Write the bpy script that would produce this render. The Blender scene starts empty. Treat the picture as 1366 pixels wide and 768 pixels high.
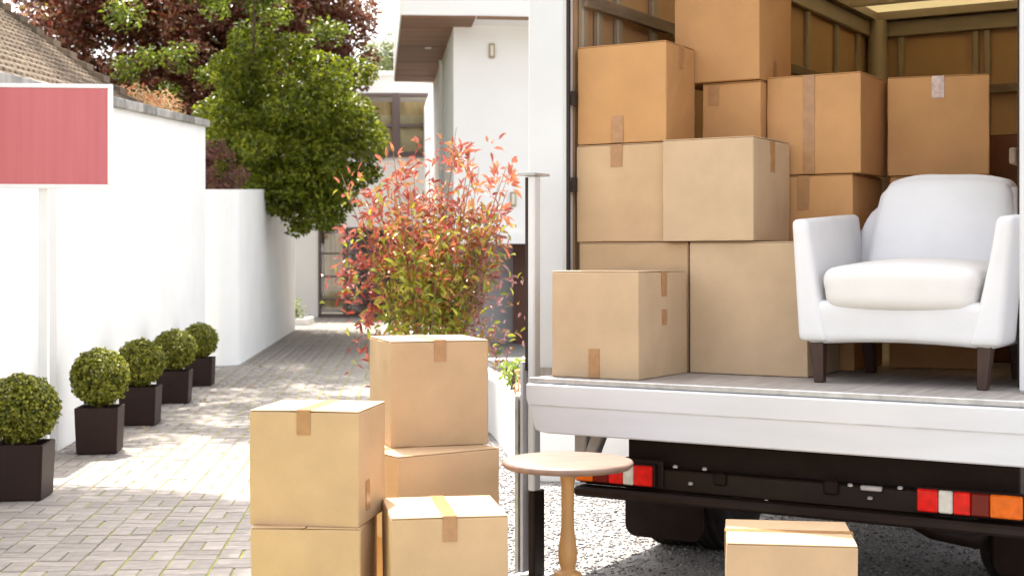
import bpy, bmesh, math, random
import numpy as np
from mathutils import Vector, Matrix
R = math.radians
random.seed(7)
S = bpy.context.scene
COL = S.collection

# ------------------------------------------------------------------ camera
cam = bpy.data.cameras.new('camera')
camo = bpy.data.objects.new('camera', cam)
COL.objects.link(camo)
camo.location = (0, 0, 1.5)
camo.rotation_euler = (R(90), 0, 0)
cam.sensor_width = 36
cam.lens = 50.07
cam.shift_y = -0.0271
cam.clip_start = 0.05
cam.clip_end = 2000
cam.dof.use_dof = True
cam.dof.focus_distance = 6.3
cam.dof.aperture_fstop = 5.0
S.camera = camo

# ------------------------------------------------------------------ sky, sun, exposure
SUN_EL, SUN_AZ = 63.0, -18.0          # azimuth from +Y, negative to the left
world = bpy.data.worlds.new('World')
S.world = world
world.use_nodes = True
wn = world.node_tree
wn.nodes.clear()
sky = wn.nodes.new('ShaderNodeTexSky')
sky.sky_type = 'NISHITA'
sky.sun_disc = False
sky.sun_elevation = R(SUN_EL)
sky.sun_rotation = R(SUN_AZ)
sky.dust_density = 4.0
sky.ozone_density = 0.4
sky.air_density = 1.0
hs = wn.nodes.new('ShaderNodeHueSaturation')
hs.inputs['Saturation'].default_value = 0.22
bg = wn.nodes.new('ShaderNodeBackground')
bg.inputs['Strength'].default_value = 0.15
wo = wn.nodes.new('ShaderNodeOutputWorld')
wn.links.new(sky.outputs[0], hs.inputs['Color'])
wn.links.new(hs.outputs[0], bg.inputs['Color'])
wn.links.new(bg.outputs[0], wo.inputs['Surface'])

sl = bpy.data.lights.new('sun', 'SUN')
sl.energy = 3.2
sl.angle = R(0.6)
sl.color = (1.0, 0.95, 0.87)
slo = bpy.data.objects.new('sun', sl)
COL.objects.link(slo)
sdir = Vector((math.sin(R(SUN_AZ)) * math.cos(R(SUN_EL)), math.cos(R(SUN_AZ)) * math.cos(R(SUN_EL)), math.sin(R(SUN_EL))))
slo.rotation_euler = sdir.to_track_quat('Z', 'Y').to_euler()
slo.location = sdir * 60

S.view_settings.view_transform = 'Standard'
S.view_settings.look = 'None'
S.view_settings.gamma = 1.0
S.view_settings.use_curve_mapping = False
S.view_settings.exposure = 1.98
S.cycles.max_bounces = 8
S.cycles.diffuse_bounces = 5
S.cycles.transparent_max_bounces = 8

# ------------------------------------------------------------------ materials
MATS = {}
def material(name, col, rough=0.6, var=0.0, vscale=4.0, col2=None, bump=0.0, bscale=60.0, spec=0.4, metal=0.0,
             stretch=(1, 1, 1), objvar=0.0, islandvar=None, transl=0.0, emit=0.0, translcol=None, coat=0.0, contrast=(0.3, 0.7)):
    m = bpy.data.materials.new(name)
    m.use_nodes = True
    nt = m.node_tree
    N, L = nt.nodes, nt.links
    p = N['Principled BSDF']
    out = N['Material Output']
    p.inputs['Roughness'].default_value = rough
    p.inputs['Specular IOR Level'].default_value = spec
    p.inputs['Metallic'].default_value = metal
    if coat:
        p.inputs['Coat Weight'].default_value = coat
        p.inputs['Coat Roughness'].default_value = 0.1
    c = (*col, 1)
    tc = N.new('ShaderNodeTexCoord')
    mp = N.new('ShaderNodeMapping')
    mp.inputs['Scale'].default_value = stretch
    L.new(tc.outputs['Object'], mp.inputs['Vector'])
    src = None
    if islandvar is not None:
        g = N.new('ShaderNodeNewGeometry')
        cr = N.new('ShaderNodeValToRGB')
        e = cr.color_ramp.elements
        n = len(islandvar)
        while len(e) < n:
            e.new(0.5)
        for i, cc in enumerate(islandvar):
            e[i].position = i / max(1, n - 1)
            e[i].color = (*cc, 1)
        L.new(g.outputs['Random Per Island'], cr.inputs['Fac'])
        src = cr.outputs['Color']
    if var > 0 or col2 is not None:
        nz = N.new('ShaderNodeTexNoise')
        nz.inputs['Scale'].default_value = vscale
        nz.inputs['Detail'].default_value = 6
        L.new(mp.outputs[0], nz.inputs['Vector'])
        cr = N.new('ShaderNodeValToRGB')
        cr.color_ramp.elements[0].position = contrast[0]
        cr.color_ramp.elements[1].position = contrast[1]
        if col2 is None:
            cr.color_ramp.elements[0].color = tuple(x * (1 - var) for x in col) + (1,)
            cr.color_ramp.elements[1].color = tuple(min(1, x * (1 + var)) for x in col) + (1,)
        else:
            cr.color_ramp.elements[0].color = c
            cr.color_ramp.elements[1].color = (*col2, 1)
        L.new(nz.outputs['Fac'], cr.inputs['Fac'])
        if src is not None:
            mx = N.new('ShaderNodeMixRGB')
            mx.blend_type = 'MULTIPLY'
            mx.inputs['Fac'].default_value = 0.0
            src = src
        else:
            src = cr.outputs['Color']
    if objvar > 0:
        oi = N.new('ShaderNodeObjectInfo')
        mr = N.new('ShaderNodeMapRange')
        mr.inputs['To Min'].default_value = 1 - objvar
        mr.inputs['To Max'].default_value = 1 + objvar
        L.new(oi.outputs['Random'], mr.inputs['Value'])
        h = N.new('ShaderNodeHueSaturation')
        L.new(mr.outputs[0], h.inputs['Value'])
        if src is None:
            h.inputs['Color'].default_value = c
        else:
            L.new(src, h.inputs['Color'])
        src = h.outputs['Color']
    if src is None:
        p.inputs['Base Color'].default_value = c
    else:
        L.new(src, p.inputs['Base Color'])
    if bump > 0:
        nb = N.new('ShaderNodeTexNoise')
        nb.inputs['Scale'].default_value = bscale
        nb.inputs['Detail'].default_value = 5
        L.new(mp.outputs[0], nb.inputs['Vector'])
        b = N.new('ShaderNodeBump')
        b.inputs['Strength'].default_value = bump
        b.inputs['Distance'].default_value = 0.01
        L.new(nb.outputs['Fac'], b.inputs['Height'])
        L.new(b.outputs[0], p.inputs['Normal'])
    if transl > 0:
        t = N.new('ShaderNodeBsdfTranslucent')
        ms = N.new('ShaderNodeMixShader')
        ms.inputs['Fac'].default_value = transl
        if translcol is not None:
            t.inputs['Color'].default_value = (*translcol, 1)
        elif src is not None:
            L.new(src, t.inputs['Color'])
        else:
            t.inputs['Color'].default_value = c
        L.new(p.outputs[0], ms.inputs[1])
        L.new(t.outputs[0], ms.inputs[2])
        L.new(ms.outputs[0], out.inputs['Surface'])
    if emit:
        p.inputs['Emission Strength'].default_value = emit
    MATS[name] = m
    return m

def cardboard(name, tone):
    m = bpy.data.materials.new(name)
    m.use_nodes = True
    N, L = m.node_tree.nodes, m.node_tree.links
    p = N['Principled BSDF']
    p.inputs['Roughness'].default_value = 0.78
    p.inputs['Specular IOR Level'].default_value = 0.25
    tc = N.new('ShaderNodeTexCoord')
    oi = N.new('ShaderNodeObjectInfo')
    add = N.new('ShaderNodeVectorMath'); add.operation = 'ADD'
    sc = N.new('ShaderNodeVectorMath'); sc.operation = 'SCALE'
    cx = N.new('ShaderNodeCombineXYZ')
    L.new(oi.outputs['Random'], cx.inputs[0]); L.new(oi.outputs['Random'], cx.inputs[2])
    L.new(cx.outputs[0], sc.inputs[0]); sc.inputs['Scale'].default_value = 40
    L.new(tc.outputs['Object'], add.inputs[0]); L.new(sc.outputs[0], add.inputs[1])
    # broad scuffs
    n1 = N.new('ShaderNodeTexNoise'); n1.inputs['Scale'].default_value = 5; n1.inputs['Detail'].default_value = 6
    L.new(add.outputs[0], n1.inputs['Vector'])
    # paper fibres, stretched along the faces
    mp = N.new('ShaderNodeMapping'); mp.inputs['Scale'].default_value = (60, 60, 420)
    L.new(add.outputs[0], mp.inputs['Vector'])
    n2 = N.new('ShaderNodeTexNoise'); n2.inputs['Scale'].default_value = 1; n2.inputs['Detail'].default_value = 3
    L.new(mp.outputs[0], n2.inputs['Vector'])
    mixf = N.new('ShaderNodeMath'); mixf.operation = 'MULTIPLY_ADD'
    L.new(n2.outputs['Fac'], mixf.inputs[0]); mixf.inputs[1].default_value = 0.35
    L.new(n1.outputs['Fac'], mixf.inputs[2])
    cr = N.new('ShaderNodeValToRGB')
    cr.color_ramp.elements[0].position = 0.40
    cr.color_ramp.elements[1].position = 1.0
    cr.color_ramp.elements[0].color = (*[x * 0.89 for x in tone], 1)
    cr.color_ramp.elements[1].color = (*[x * 1.12 for x in tone], 1)
    L.new(mixf.outputs[0], cr.inputs['Fac'])
    mr = N.new('ShaderNodeMapRange'); mr.inputs['To Min'].default_value = 0.93; mr.inputs['To Max'].default_value = 1.05
    L.new(oi.outputs['Random'], mr.inputs['Value'])
    h = N.new('ShaderNodeHueSaturation')
    L.new(mr.outputs[0], h.inputs['Value']); L.new(cr.outputs[0], h.inputs['Color'])
    L.new(h.outputs[0], p.inputs['Base Color'])
    b = N.new('ShaderNodeBump'); b.inputs['Strength'].default_value = 0.12; b.inputs['Distance'].default_value = 0.006
    wv = N.new('ShaderNodeTexNoise'); wv.inputs['Scale'].default_value = 7
    L.new(add.outputs[0], wv.inputs['Vector'])
    ad2 = N.new('ShaderNodeMath'); ad2.operation = 'MULTIPLY_ADD'
    L.new(n2.outputs['Fac'], ad2.inputs[0]); ad2.inputs[1].default_value = 0.15
    L.new(wv.outputs['Fac'], ad2.inputs[2])
    L.new(ad2.outputs[0], b.inputs['Height']); L.new(b.outputs[0], p.inputs['Normal'])
    MATS[name] = m
    return m

cardboard('cardboard', (0.50, 0.34, 0.20))
cardboard('cardboard_shade_tone', (0.50, 0.27, 0.115))  # darker orange copy; light inside the truck is put into the colour
cardboard('cardboard_lit_tone', (0.52, 0.375, 0.24))  # paler copy for outward boxes; their brighter light is put into the colour
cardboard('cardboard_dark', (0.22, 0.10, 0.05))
material('tape', (0.36, 0.19, 0.085), rough=0.3, var=0.12, vscale=30, spec=0.5)
material('tape_pale', (0.55, 0.42, 0.38), rough=0.25, var=0.25, vscale=40, spec=0.5)
material('truck_white', (0.61, 0.615, 0.63), rough=0.35, var=0.04, vscale=2.5, bump=0.02, bscale=3)
material('truck_panel', (0.55, 0.55, 0.57), rough=0.42, var=0.06, vscale=3, stretch=(0.4, 1, 3))
material('truck_liner', (0.42, 0.255, 0.135), rough=0.6, var=0.10, vscale=3)
material('truck_rib', (0.30, 0.24, 0.17), rough=0.45, var=0.1, vscale=5, spec=0.5)
material('lash_rail', (0.17, 0.12, 0.085), rough=0.7, var=0.3, vscale=14, stretch=(1, 0.15, 1))
material('truck_floor', (0.30, 0.27, 0.25), rough=0.55, var=0.25, vscale=8, stretch=(4, 0.3, 1), bump=0.1)
material('sill_metal', (0.42, 0.41, 0.41), rough=0.4, metal=0.5, var=0.2, vscale=20)
material('skylight', (0.85, 0.80, 0.66), rough=0.6, transl=0.35, translcol=(0.80, 0.72, 0.52))
material('steel', (0.42, 0.40, 0.39), rough=0.4, metal=0.25, var=0.2, vscale=10)
material('rubber_seal', (0.03, 0.018, 0.013), rough=0.7)
material('chassis_black', (0.014, 0.0065, 0.004), spec=0.15, rough=0.6, var=0.3, vscale=10, bump=0.05, bscale=30)
material('bumper_black', (0.016, 0.008, 0.005), spec=0.2, rough=0.5, var=0.2, vscale=12)
material('tyre', (0.018, 0.012, 0.010), rough=0.85, var=0.3, vscale=20, bump=0.2, bscale=40)
material('rim_grey', (0.18, 0.17, 0.16), rough=0.5, metal=0.4)
material('lens_red', (0.60, 0.008, 0.006), rough=0.3, spec=0.2, coat=0.12, var=0.25, vscale=30)
material('lens_dark_red', (0.13, 0.005, 0.004), rough=0.3, spec=0.2, coat=0.12)
material('lens_white', (0.55, 0.53, 0.46), rough=0.25, coat=0.2, var=0.15, vscale=30)
material('lens_orange', (0.66, 0.12, 0.006), rough=0.3, spec=0.2, coat=0.12, var=0.2, vscale=30)
material('upholstery', (0.66, 0.655, 0.67), rough=0.9, var=0.03, vscale=6, bump=0.35, bscale=9, spec=0.15)
material('upholstery_cream', (0.655, 0.635, 0.62), rough=0.9, var=0.03, vscale=6, bump=0.4, bscale=8, spec=0.15)
material('dark_wood', (0.045, 0.020, 0.014), rough=0.35, var=0.25, vscale=20, stretch=(4, 4, 0.6))
material('render_white', (0.84, 0.84, 0.83), rough=0.85, var=0.04, vscale=1.2, bump=0.05, bscale=25)
material('house_white', (0.80, 0.79, 0.77), rough=0.85, var=0.03, vscale=0.8, bump=0.03, bscale=25)
material('stone_coping', (0.26, 0.25, 0.23), rough=0.85, var=0.35, vscale=5, bump=0.3, bscale=40, objvar=0.35)
material('roof_tile', (0.2, 0.14, 0.09), rough=0.85, islandvar=[(0.085, 0.055, 0.033), (0.145, 0.098, 0.06), (0.11, 0.073, 0.043), (0.18, 0.128, 0.08)], bump=0.2, bscale=40)
material('roof_tile_edge', (0.17, 0.125, 0.085), rough=0.85, var=0.2, vscale=9, objvar=0.25, bump=0.2)
material('roof_board', (0.08, 0.05, 0.035), rough=0.9)
material('brick_paver', (0.27, 0.237, 0.212), rough=0.85, var=0.16, vscale=12, objvar=0.16, bump=0.25, bscale=60)
material('brick_paver_field', (0.27, 0.245, 0.235), rough=0.85, islandvar=[(0.225, 0.195, 0.17), (0.27, 0.24, 0.215), (0.24, 0.215, 0.20), (0.295, 0.26, 0.23)], bump=0.25, bscale=60)
material('moss_bed', (0.12, 0.10, 0.07), rough=0.95, col2=(0.30, 0.29, 0.05), vscale=1.1, contrast=(0.36, 0.50), bump=0.3)
material('gravel_bed', (0.24, 0.225, 0.215), rough=0.95, var=0.45, vscale=120, bump=0.8, bscale=90)
material('gravel_stone', (0.4, 0.38, 0.36), rough=0.8, islandvar=[(0.06, 0.055, 0.05), (0.26, 0.245, 0.24), (0.33, 0.315, 0.31), (0.18, 0.16, 0.15), (0.38, 0.365, 0.36)])
material('ground_far', (0.16, 0.14, 0.10), rough=0.95, var=0.3, vscale=0.4)
material('pot_brown', (0.024, 0.011, 0.008), spec=0.25, rough=0.5, var=0.12, vscale=6)
material('soil', (0.03, 0.02, 0.012), rough=1.0, bump=0.5)
material('boxwood_leaf', (0.1, 0.13, 0.02), rough=0.45, islandvar=[(0.05, 0.06, 0.008), (0.17, 0.185, 0.02), (0.28, 0.29, 0.03), (0.44, 0.42, 0.06)], transl=0.4)
material('green_leaf', (0.06, 0.1, 0.015), rough=0.4, islandvar=[(0.055, 0.072, 0.006), (0.125, 0.16, 0.010), (0.19, 0.225, 0.014), (0.30, 0.31, 0.025)], transl=0.5)
material('lime_leaf', (0.06, 0.1, 0.015), rough=0.4, islandvar=[(0.07, 0.10, 0.01), (0.12, 0.16, 0.015), (0.22, 0.25, 0.03)], transl=0.5)
material('copper_leaf', (0.06, 0.02, 0.02), rough=0.35, islandvar=[(0.08, 0.016, 0.009), (0.15, 0.036, 0.018), (0.21, 0.065, 0.032), (0.36, 0.18, 0.12), (0.18, 0.14, 0.025)], transl=0.45)  # the pale pink tone paints sun highlights onto some leaves
material('maroon_leaf', (0.10, 0.03, 0.03), rough=0.4, islandvar=[(0.08, 0.022, 0.02), (0.15, 0.05, 0.045), (0.22, 0.08, 0.06), (0.10, 0.09, 0.03)], transl=0.3)
material('peach_leaf', (0.5, 0.25, 0.12), rough=0.5, islandvar=[(0.45, 0.10, 0.04), (0.55, 0.30, 0.15), (0.60, 0.42, 0.22), (0.15, 0.16, 0.03)], transl=0.3)
material('pale_leaf', (0.4, 0.45, 0.2), rough=0.5, islandvar=[(0.14, 0.17, 0.06), (0.20, 0.23, 0.08), (0.26, 0.27, 0.12)], transl=0.45)
material('shrub_red', (0.45, 0.07, 0.035), rough=0.35, islandvar=[(0.28, 0.035, 0.03), (0.42, 0.075, 0.05), (0.50, 0.16, 0.10), (0.42, 0.13, 0.11)], objvar=0.2, transl=0.35)
material('shrub_orange', (0.55, 0.18, 0.05), rough=0.35, islandvar=[(0.45, 0.11, 0.05), (0.55, 0.22, 0.09), (0.50, 0.32, 0.08)], objvar=0.2, transl=0.35)
material('shrub_green', (0.30, 0.34, 0.05), rough=0.35, islandvar=[(0.08, 0.13, 0.02), (0.28, 0.30, 0.03), (0.42, 0.40, 0.05), (0.24, 0.27, 0.03), (0.42, 0.16, 0.05)], objvar=0.2, transl=0.35)
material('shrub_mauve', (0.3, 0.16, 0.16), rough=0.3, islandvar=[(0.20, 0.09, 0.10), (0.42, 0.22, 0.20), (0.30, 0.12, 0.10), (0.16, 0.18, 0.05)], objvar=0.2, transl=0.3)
material('fresh_leaf', (0.3, 0.4, 0.03), rough=0.4, islandvar=[(0.22, 0.33, 0.03), (0.34, 0.42, 0.05)], transl=0.35)
material('bark', (0.085, 0.055, 0.038), rough=0.95, var=0.35, vscale=8, stretch=(3, 3, 0.5), bump=0.5)
material('cane', (0.20, 0.13, 0.07), rough=0.7, var=0.3, vscale=20)
material('soffit_wood', (0.21, 0.10, 0.05), rough=0.6, var=0.25, vscale=2.5, stretch=(0.3, 5, 1), objvar=0.15)
material('frame_taupe', (0.13, 0.095, 0.085), rough=0.5)
material('door_brown', (0.10, 0.035, 0.02), rough=0.5, var=0.2, vscale=3)
material('door_maroon', (0.085, 0.022, 0.018), rough=0.5, var=0.2, vscale=3)
material('garage_grey', (0.40, 0.39, 0.40), rough=0.8, var=0.05)
material('curtain', (0.66, 0.52, 0.26), rough=0.9, var=0.25, vscale=4, stretch=(3, 1, 0.3))
material('blind_reflection', (0.72, 0.65, 0.40), rough=0.9, var=0.15, vscale=3)  # brightened tone stands in for reflections in the panes
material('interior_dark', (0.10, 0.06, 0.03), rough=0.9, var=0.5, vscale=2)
def glass(name):
    m = bpy.data.materials.new(name); m.use_nodes = True
    N, L = m.node_tree.nodes, m.node_tree.links
    t = N.new('ShaderNodeBsdfTransparent'); g = N.new('ShaderNodeBsdfGlossy'); g.inputs['Roughness'].default_value = 0.03
    f = N.new('ShaderNodeFresnel'); f.inputs['IOR'].default_value = 1.5
    ms = N.new('ShaderNodeMixShader')
    L.new(f.outputs[0], ms.inputs['Fac']); L.new(t.outputs[0], ms.inputs[1]); L.new(g.outputs[0], ms.inputs[2])
    L.new(ms.outputs[0], N['Material Output'].inputs['Surface'])
    MATS[name] = m
glass('glass')
material('sign_red', (0.54, 0.145, 0.155), rough=0.55, var=0.07, vscale=3, stretch=(6, 1, 0.3))
material('sign_white', (0.80, 0.80, 0.79), rough=0.5, var=0.03, vscale=5)
material('fitting_brass', (0.35, 0.27, 0.17), rough=0.4, metal=0.5)
material('lamp_glass', (0.70, 0.66, 0.55), rough=0.3)
material('pine_table', (0.50, 0.27, 0.10), rough=0.38, var=0.22, vscale=6, stretch=(2.5, 2.5, 0.5))
material('pine_top', (0.215, 0.138, 0.105), rough=0.42, var=0.2, vscale=4, stretch=(1, 9, 1))  # darkened colour makes the sunlit top look shaded

# ------------------------------------------------------------------ geometry helpers
def link(o, parent=None):
    COL.objects.link(o)
    if parent is not None:
        o.parent = parent
    return o

def tag(o, label=None, cat=None, group=None, kind=None):
    if label: o['label'] = label
    if cat: o['category'] = cat
    if group: o['group'] = group
    if kind: o['kind'] = kind
    return o

def thing(name, label, cat, loc=(0, 0, 0), rz=0.0, group=None):
    o = bpy.data.objects.new(name, None)
    o.empty_display_size = 0.1
    link(o)
    o.location = loc
    o.rotation_euler = (0, 0, rz)
    return tag(o, label, cat, group)

class G:
    """collects shapes that become ONE mesh object"""
    def __init__(self):
        self.bm = bmesh.new()
    def box(self, x0, x1, y0, y1, z0, z1, bevel=0.0, seg=1):
        vs = [self.bm.verts.new((x, y, z)) for x in (x0, x1) for y in (y0, y1) for z in (z0, z1)]
        fs = []
        for q in ((0, 1, 3, 2), (4, 6, 7, 5), (0, 4, 5, 1), (2, 3, 7, 6), (0, 2, 6, 4), (1, 5, 7, 3)):
            fs.append(self.bm.faces.new([vs[i] for i in q]))
        if bevel:
            es = set(e for f in fs for e in f.edges)
            bmesh.ops.bevel(self.bm, geom=list(es), offset=bevel, segments=seg, affect='EDGES', profile=0.5)
        return self
    def prism(self, pts, axis, a, b, bevel=0.0):
        """pts 2D polygon extruded along axis from a to b"""
        def p3(p, t):
            if axis == 'z': return (p[0], p[1], t)
            if axis == 'x': return (t, p[0], p[1])
            return (p[0], t, p[1])
        v0 = [self.bm.verts.new(p3(p, a)) for p in pts]
        v1 = [self.bm.verts.new(p3(p, b)) for p in pts]
        n = len(pts)
        fs = [self.bm.faces.new(v0), self.bm.faces.new(v1[::-1])]
        for i in range(n):
            fs.append(self.bm.faces.new([v0[i], v0[(i + 1) % n], v1[(i + 1) % n], v1[i]]))
        bmesh.ops.recalc_face_normals(self.bm, faces=fs)
        if bevel:
            es = set(e for f in fs for e in f.edges)
            bmesh.ops.bevel(self.bm, geom=list(es), offset=bevel, segments=1, affect='EDGES')
        return self
    def lathe(self, prof, n=32, c=(0, 0, 0), axis='z'):
        rings = []
        for r, z in prof:
            ring = []
            for k in range(n):
                a = 2 * math.pi * k / n
                x, y, zz = r * math.cos(a), r * math.sin(a), z
                if axis == 'x': x, y, zz = zz, x, y
                ring.append(self.bm.verts.new((c[0] + x, c[1] + y, c[2] + zz)))
            rings.append(ring)
        fs = []
        for i in range(len(rings) - 1):
            for k in range(n):
                fs.append(self.bm.faces.new([rings[i][k], rings[i][(k + 1) % n], rings[i + 1][(k + 1) % n], rings[i + 1][k]]))
        fs.append(self.bm.faces.new(rings[0][::-1]))
        fs.append(self.bm.faces.new(rings[-1]))
        bmesh.ops.recalc_face_normals(self.bm, faces=fs)
        return self
    def tube(self, path, radii, n=8):
        path = [Vector(p) for p in path]
        rings = []
        for i, p in enumerate(path):
            d = (path[min(i + 1, len(path) - 1)] - path[max(i - 1, 0)]).normalized()
            a = d.orthogonal().normalized() if i == 0 else (pa - d * pa.dot(d)).normalized()
            pa = a
            b = d.cross(a)
            r = radii[i] if isinstance(radii, (list, tuple)) else radii
            rings.append([self.bm.verts.new(p + a * r * math.cos(2 * math.pi * k / n) + b * r * math.sin(2 * math.pi * k / n)) for k in range(n)])
        fs = []
        for i in range(len(rings) - 1):
            for k in range(n):
                fs.append(self.bm.faces.new([rings[i][k], rings[i][(k + 1) % n], rings[i + 1][(k + 1) % n], rings[i + 1][k]]))
        fs.append(self.bm.faces.new(rings[0][::-1])); fs.append(self.bm.faces.new(rings[-1]))
        bmesh.ops.recalc_face_normals(self.bm, faces=fs)
        return self
    def soft(self, cx, cy, cz, sx, sy, sz, r, n=14, deform=None):
        """rounded box of full size sx,sy,sz with corner radius r; deform(x,y,z in -1..1, p) -> p"""
        bm = self.bm
        h = Vector((sx / 2, sy / 2, sz / 2))
        grid = {}
        def vert(i, j, k):
            key = (i, j, k)
            if key in grid: return grid[key]
            u = Vector((2 * i / n - 1, 2 * j / n - 1, 2 * k / n - 1))
            # denser near the edges
            u = Vector([math.sin(t * math.pi / 2) for t in u])
            p = Vector((u.x * h.x, u.y * h.y, u.z * h.z))
            q = Vector([max(-h[t] + r, min(h[t] - r, p[t])) for t in range(3)])
            d = p - q
            if d.length > 1e-9: p = q + d.normalized() * r
            if deform: p = Vector(deform(u.x, u.y, u.z, p))
            grid[key] = bm.verts.new((cx + p.x, cy + p.y, cz + p.z))
            return grid[key]
        fs = []
        for a in range(n):
            for b in range(n):
                for e in (0, n):
                    fs.append(bm.faces.new([vert(e, a, b), vert(e, a + 1, b), vert(e, a + 1, b + 1), vert(e, a, b + 1)]))
                    fs.append(bm.faces.new([vert(a, e, b), vert(a + 1, e, b), vert(a + 1, e, b + 1), vert(a, e, b + 1)]))
                    fs.append(bm.faces.new([vert(a, b, e), vert(a + 1, b, e), vert(a + 1, b + 1, e), vert(a, b + 1, e)]))
        bmesh.ops.recalc_face_normals(bm, faces=fs)
        return self
    def build(self, name, mat, parent=None, smooth=False):
        me = bpy.data.meshes.new(name)
        self.bm.to_mesh(me)
        self.bm.free()
        me.materials.append(MATS[mat])
        if smooth:
            me.polygons.foreach_set('use_smooth', [True] * len(me.polygons))
        return link(bpy.data.objects.new(name, me), parent)

def quads(name, V, F, mat, parent=None, smooth=False):
    """fast mesh from numpy arrays: V (n,3), F (m,k)"""
    V = np.asarray(V, dtype=np.float32); F = np.asarray(F, dtype=np.int32)
    me = bpy.data.meshes.new(name)
    me.vertices.add(len(V)); me.vertices.foreach_set('co', V.ravel())
    k = F.shape[1]
    me.loops.add(F.size); me.loops.foreach_set('vertex_index', F.ravel())
    me.polygons.add(len(F))
    me.polygons.foreach_set('loop_start', np.arange(0, F.size, k, dtype=np.int32))
    me.polygons.foreach_set('loop_total', np.full(len(F), k, dtype=np.int32))
    if smooth:
        me.polygons.foreach_set('use_smooth', np.ones(len(F), dtype=bool))
    me.update(calc_edges=True); me.validate()
    me.materials.append(MATS[mat])
    return link(bpy.data.objects.new(name, me), parent)

def leaf_cloud(P, Nrm, size, rng, width=0.5, jitter=0.7, sizevar=0.35):
    """folded two-face leaves at points P, facing roughly Nrm; returns V, F"""
    n = len(P)
    d = Nrm + rng.normal(0, jitter, (n, 3)); d /= np.linalg.norm(d, axis=1)[:, None] + 1e-9
    a = rng.normal(0, 1, (n, 3)); a -= d * np.sum(a * d, axis=1)[:, None]; a /= np.linalg.norm(a, axis=1)[:, None] + 1e-9
    b = np.cross(d, a)
    s = size * (1 + rng.uniform(-sizevar, sizevar, n))[:, None]
    base = P - a * s * .5; tip = P + a * s * .5 - d * s * .12
    l = P + b * s * width * .5 + d * s * .1; r = P - b * s * width * .5 + d * s * .1
    V = np.stack([base, l, tip, r], axis=1).reshape(-1, 3)
    i = np.arange(n) * 4
    F = np.concatenate([np.stack([i, i + 1, i + 2], 1), np.stack([i, i + 2, i + 3], 1)])
    return V, F

def crown_points(clumps, per, rng, flat=0.6, shell=0.55):
    """clumps: (x,y,z,r); points mostly on the upper shell of each clump"""
    P, Nn = [], []
    for (x, y, z, r) in clumps:
        m = int(per * r * r)
        d = rng.normal(0, 1, (m, 3)); d /= np.linalg.norm(d, axis=1)[:, None]
        rad = r * (shell + (1 - shell) * rng.uniform(0, 1, m) ** .5)[:, None]
        q = d * rad * np.array([1, 1, flat])
        P.append(q + np.array([x, y, z])); Nn.append(d * .6 + np.array([0, 0, .7]))
    return np.concatenate(P), np.concatenate(Nn)

# ================================================================== THE SETTING
# lane frame: left garden wall line
LX, LY = -3.57, 11.2
VX, VY = -0.0763, 0.9971            # along the lane
def lane(lat, along):               # along = world Y distance measured from LY along the lane
    return (LX + VY * lat + VX * along, LY - VX * lat + VY * along)

g = G()
g.box(-400, 400, -60, 900, -0.6, -0.022)
tag(g.build('ground', 'ground_far'), kind='structure')

# gravel forecourt under the truck
g = G()
g.prism([(-1.6, -3), (9, -3), (9, 34), (-3.0, 34)], 'z', -0.2, -0.004)
gravel = tag(g.build('gravel_forecourt', 'gravel_bed'), kind='structure')
rng = np.random.default_rng(3)
nS = 42000
gx = rng.uniform(-0.9, 3.6, nS); gy = rng.uniform(4.9, 12.5, nS)
keep = (gx > -0.30 - .0763 * (gy - 6)) & (np.abs(gx) < gy * .42)
gx, gy = gx[keep], gy[keep]; nS = len(gx)
sr = rng.uniform(0.004, 0.012, nS) * (1 + .0 * gy)
octv = np.array([(1, 0, 0), (-1, 0, 0), (0, 1, 0), (0, -1, 0), (0, 0, .7), (0, 0, -.7)])
octf = np.array([(0, 2, 4), (2, 1, 4), (1, 3, 4), (3, 0, 4), (2, 0, 5), (1, 2, 5), (3, 1, 5), (0, 3, 5)])
V = (octv[None] * rng.uniform(.65, 1.25, (nS, 6, 1)) * sr[:, None, None] * rng.uniform(.7, 1.3, (nS, 1, 3)))
ang = rng.uniform(0, 6.28, nS); ca, sa = np.cos(ang)[:, None], np.sin(ang)[:, None]
Vx = V[..., 0] * ca - V[..., 1] * sa; Vy = V[..., 0] * sa + V[..., 1] * ca
V = np.stack([Vx + gx[:, None], Vy + gy[:, None], V[..., 2] + sr[:, None] * .25 - .004], -1).reshape(-1, 3)
F = (octf[None] + (np.arange(nS) * 6)[:, None, None]).reshape(-1, 3)
tag(quads('gravel', V, F, 'gravel_stone'), 'loose pale gravel chips spread around the truck', 'gravel', kind='stuff')

# brick path in basket weave
LATW = 2.66
g = G()
c = [lane(-0.15, -9), lane(LATW, -9), lane(LATW, 27), lane(-0.9, 27)]
g.prism(c, 'z', -0.12, 0.0)
path = tag(g.build('path', 'moss_bed'), kind='structure')
CELL, GAP, BH = 0.222, 0.009, 0.008
def brick_mesh(lx, ly, name):
    g = G(); g.box(-lx / 2, lx / 2, -ly / 2, ly / 2, -0.01, BH, bevel=0.004)
    me = bpy.data.meshes.new(name); g.bm.to_mesh(me); g.bm.free(); me.materials.append(MATS['brick_paver'])
    return me
long_, short_ = CELL - GAP, CELL / 2 - GAP
bm_a = brick_mesh(long_, short_, 'paver_brick'); bm_b = brick_mesh(short_, long_, 'paver_brick')
bricks = []
for i in range(-1, 12):
    for j in range(-22, 121):
        for h in (0, 1):
            if (i + j) % 2 == 0:
                la, al, o = (i + .5) * CELL, (j + .25 + .5 * h) * CELL, 0
            else:
                la, al, o = (i + .25 + .5 * h) * CELL, (j + .5) * CELL, 1
            x, y = lane(la, al)
            bricks.append((x, y, o))
vis = [b for b in bricks if b[1] > 6.6 and -.375 < b[0] / b[1] < -.165]
vis.sort(key=lambda b: b[1])
near = set(vis[:295])
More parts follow.
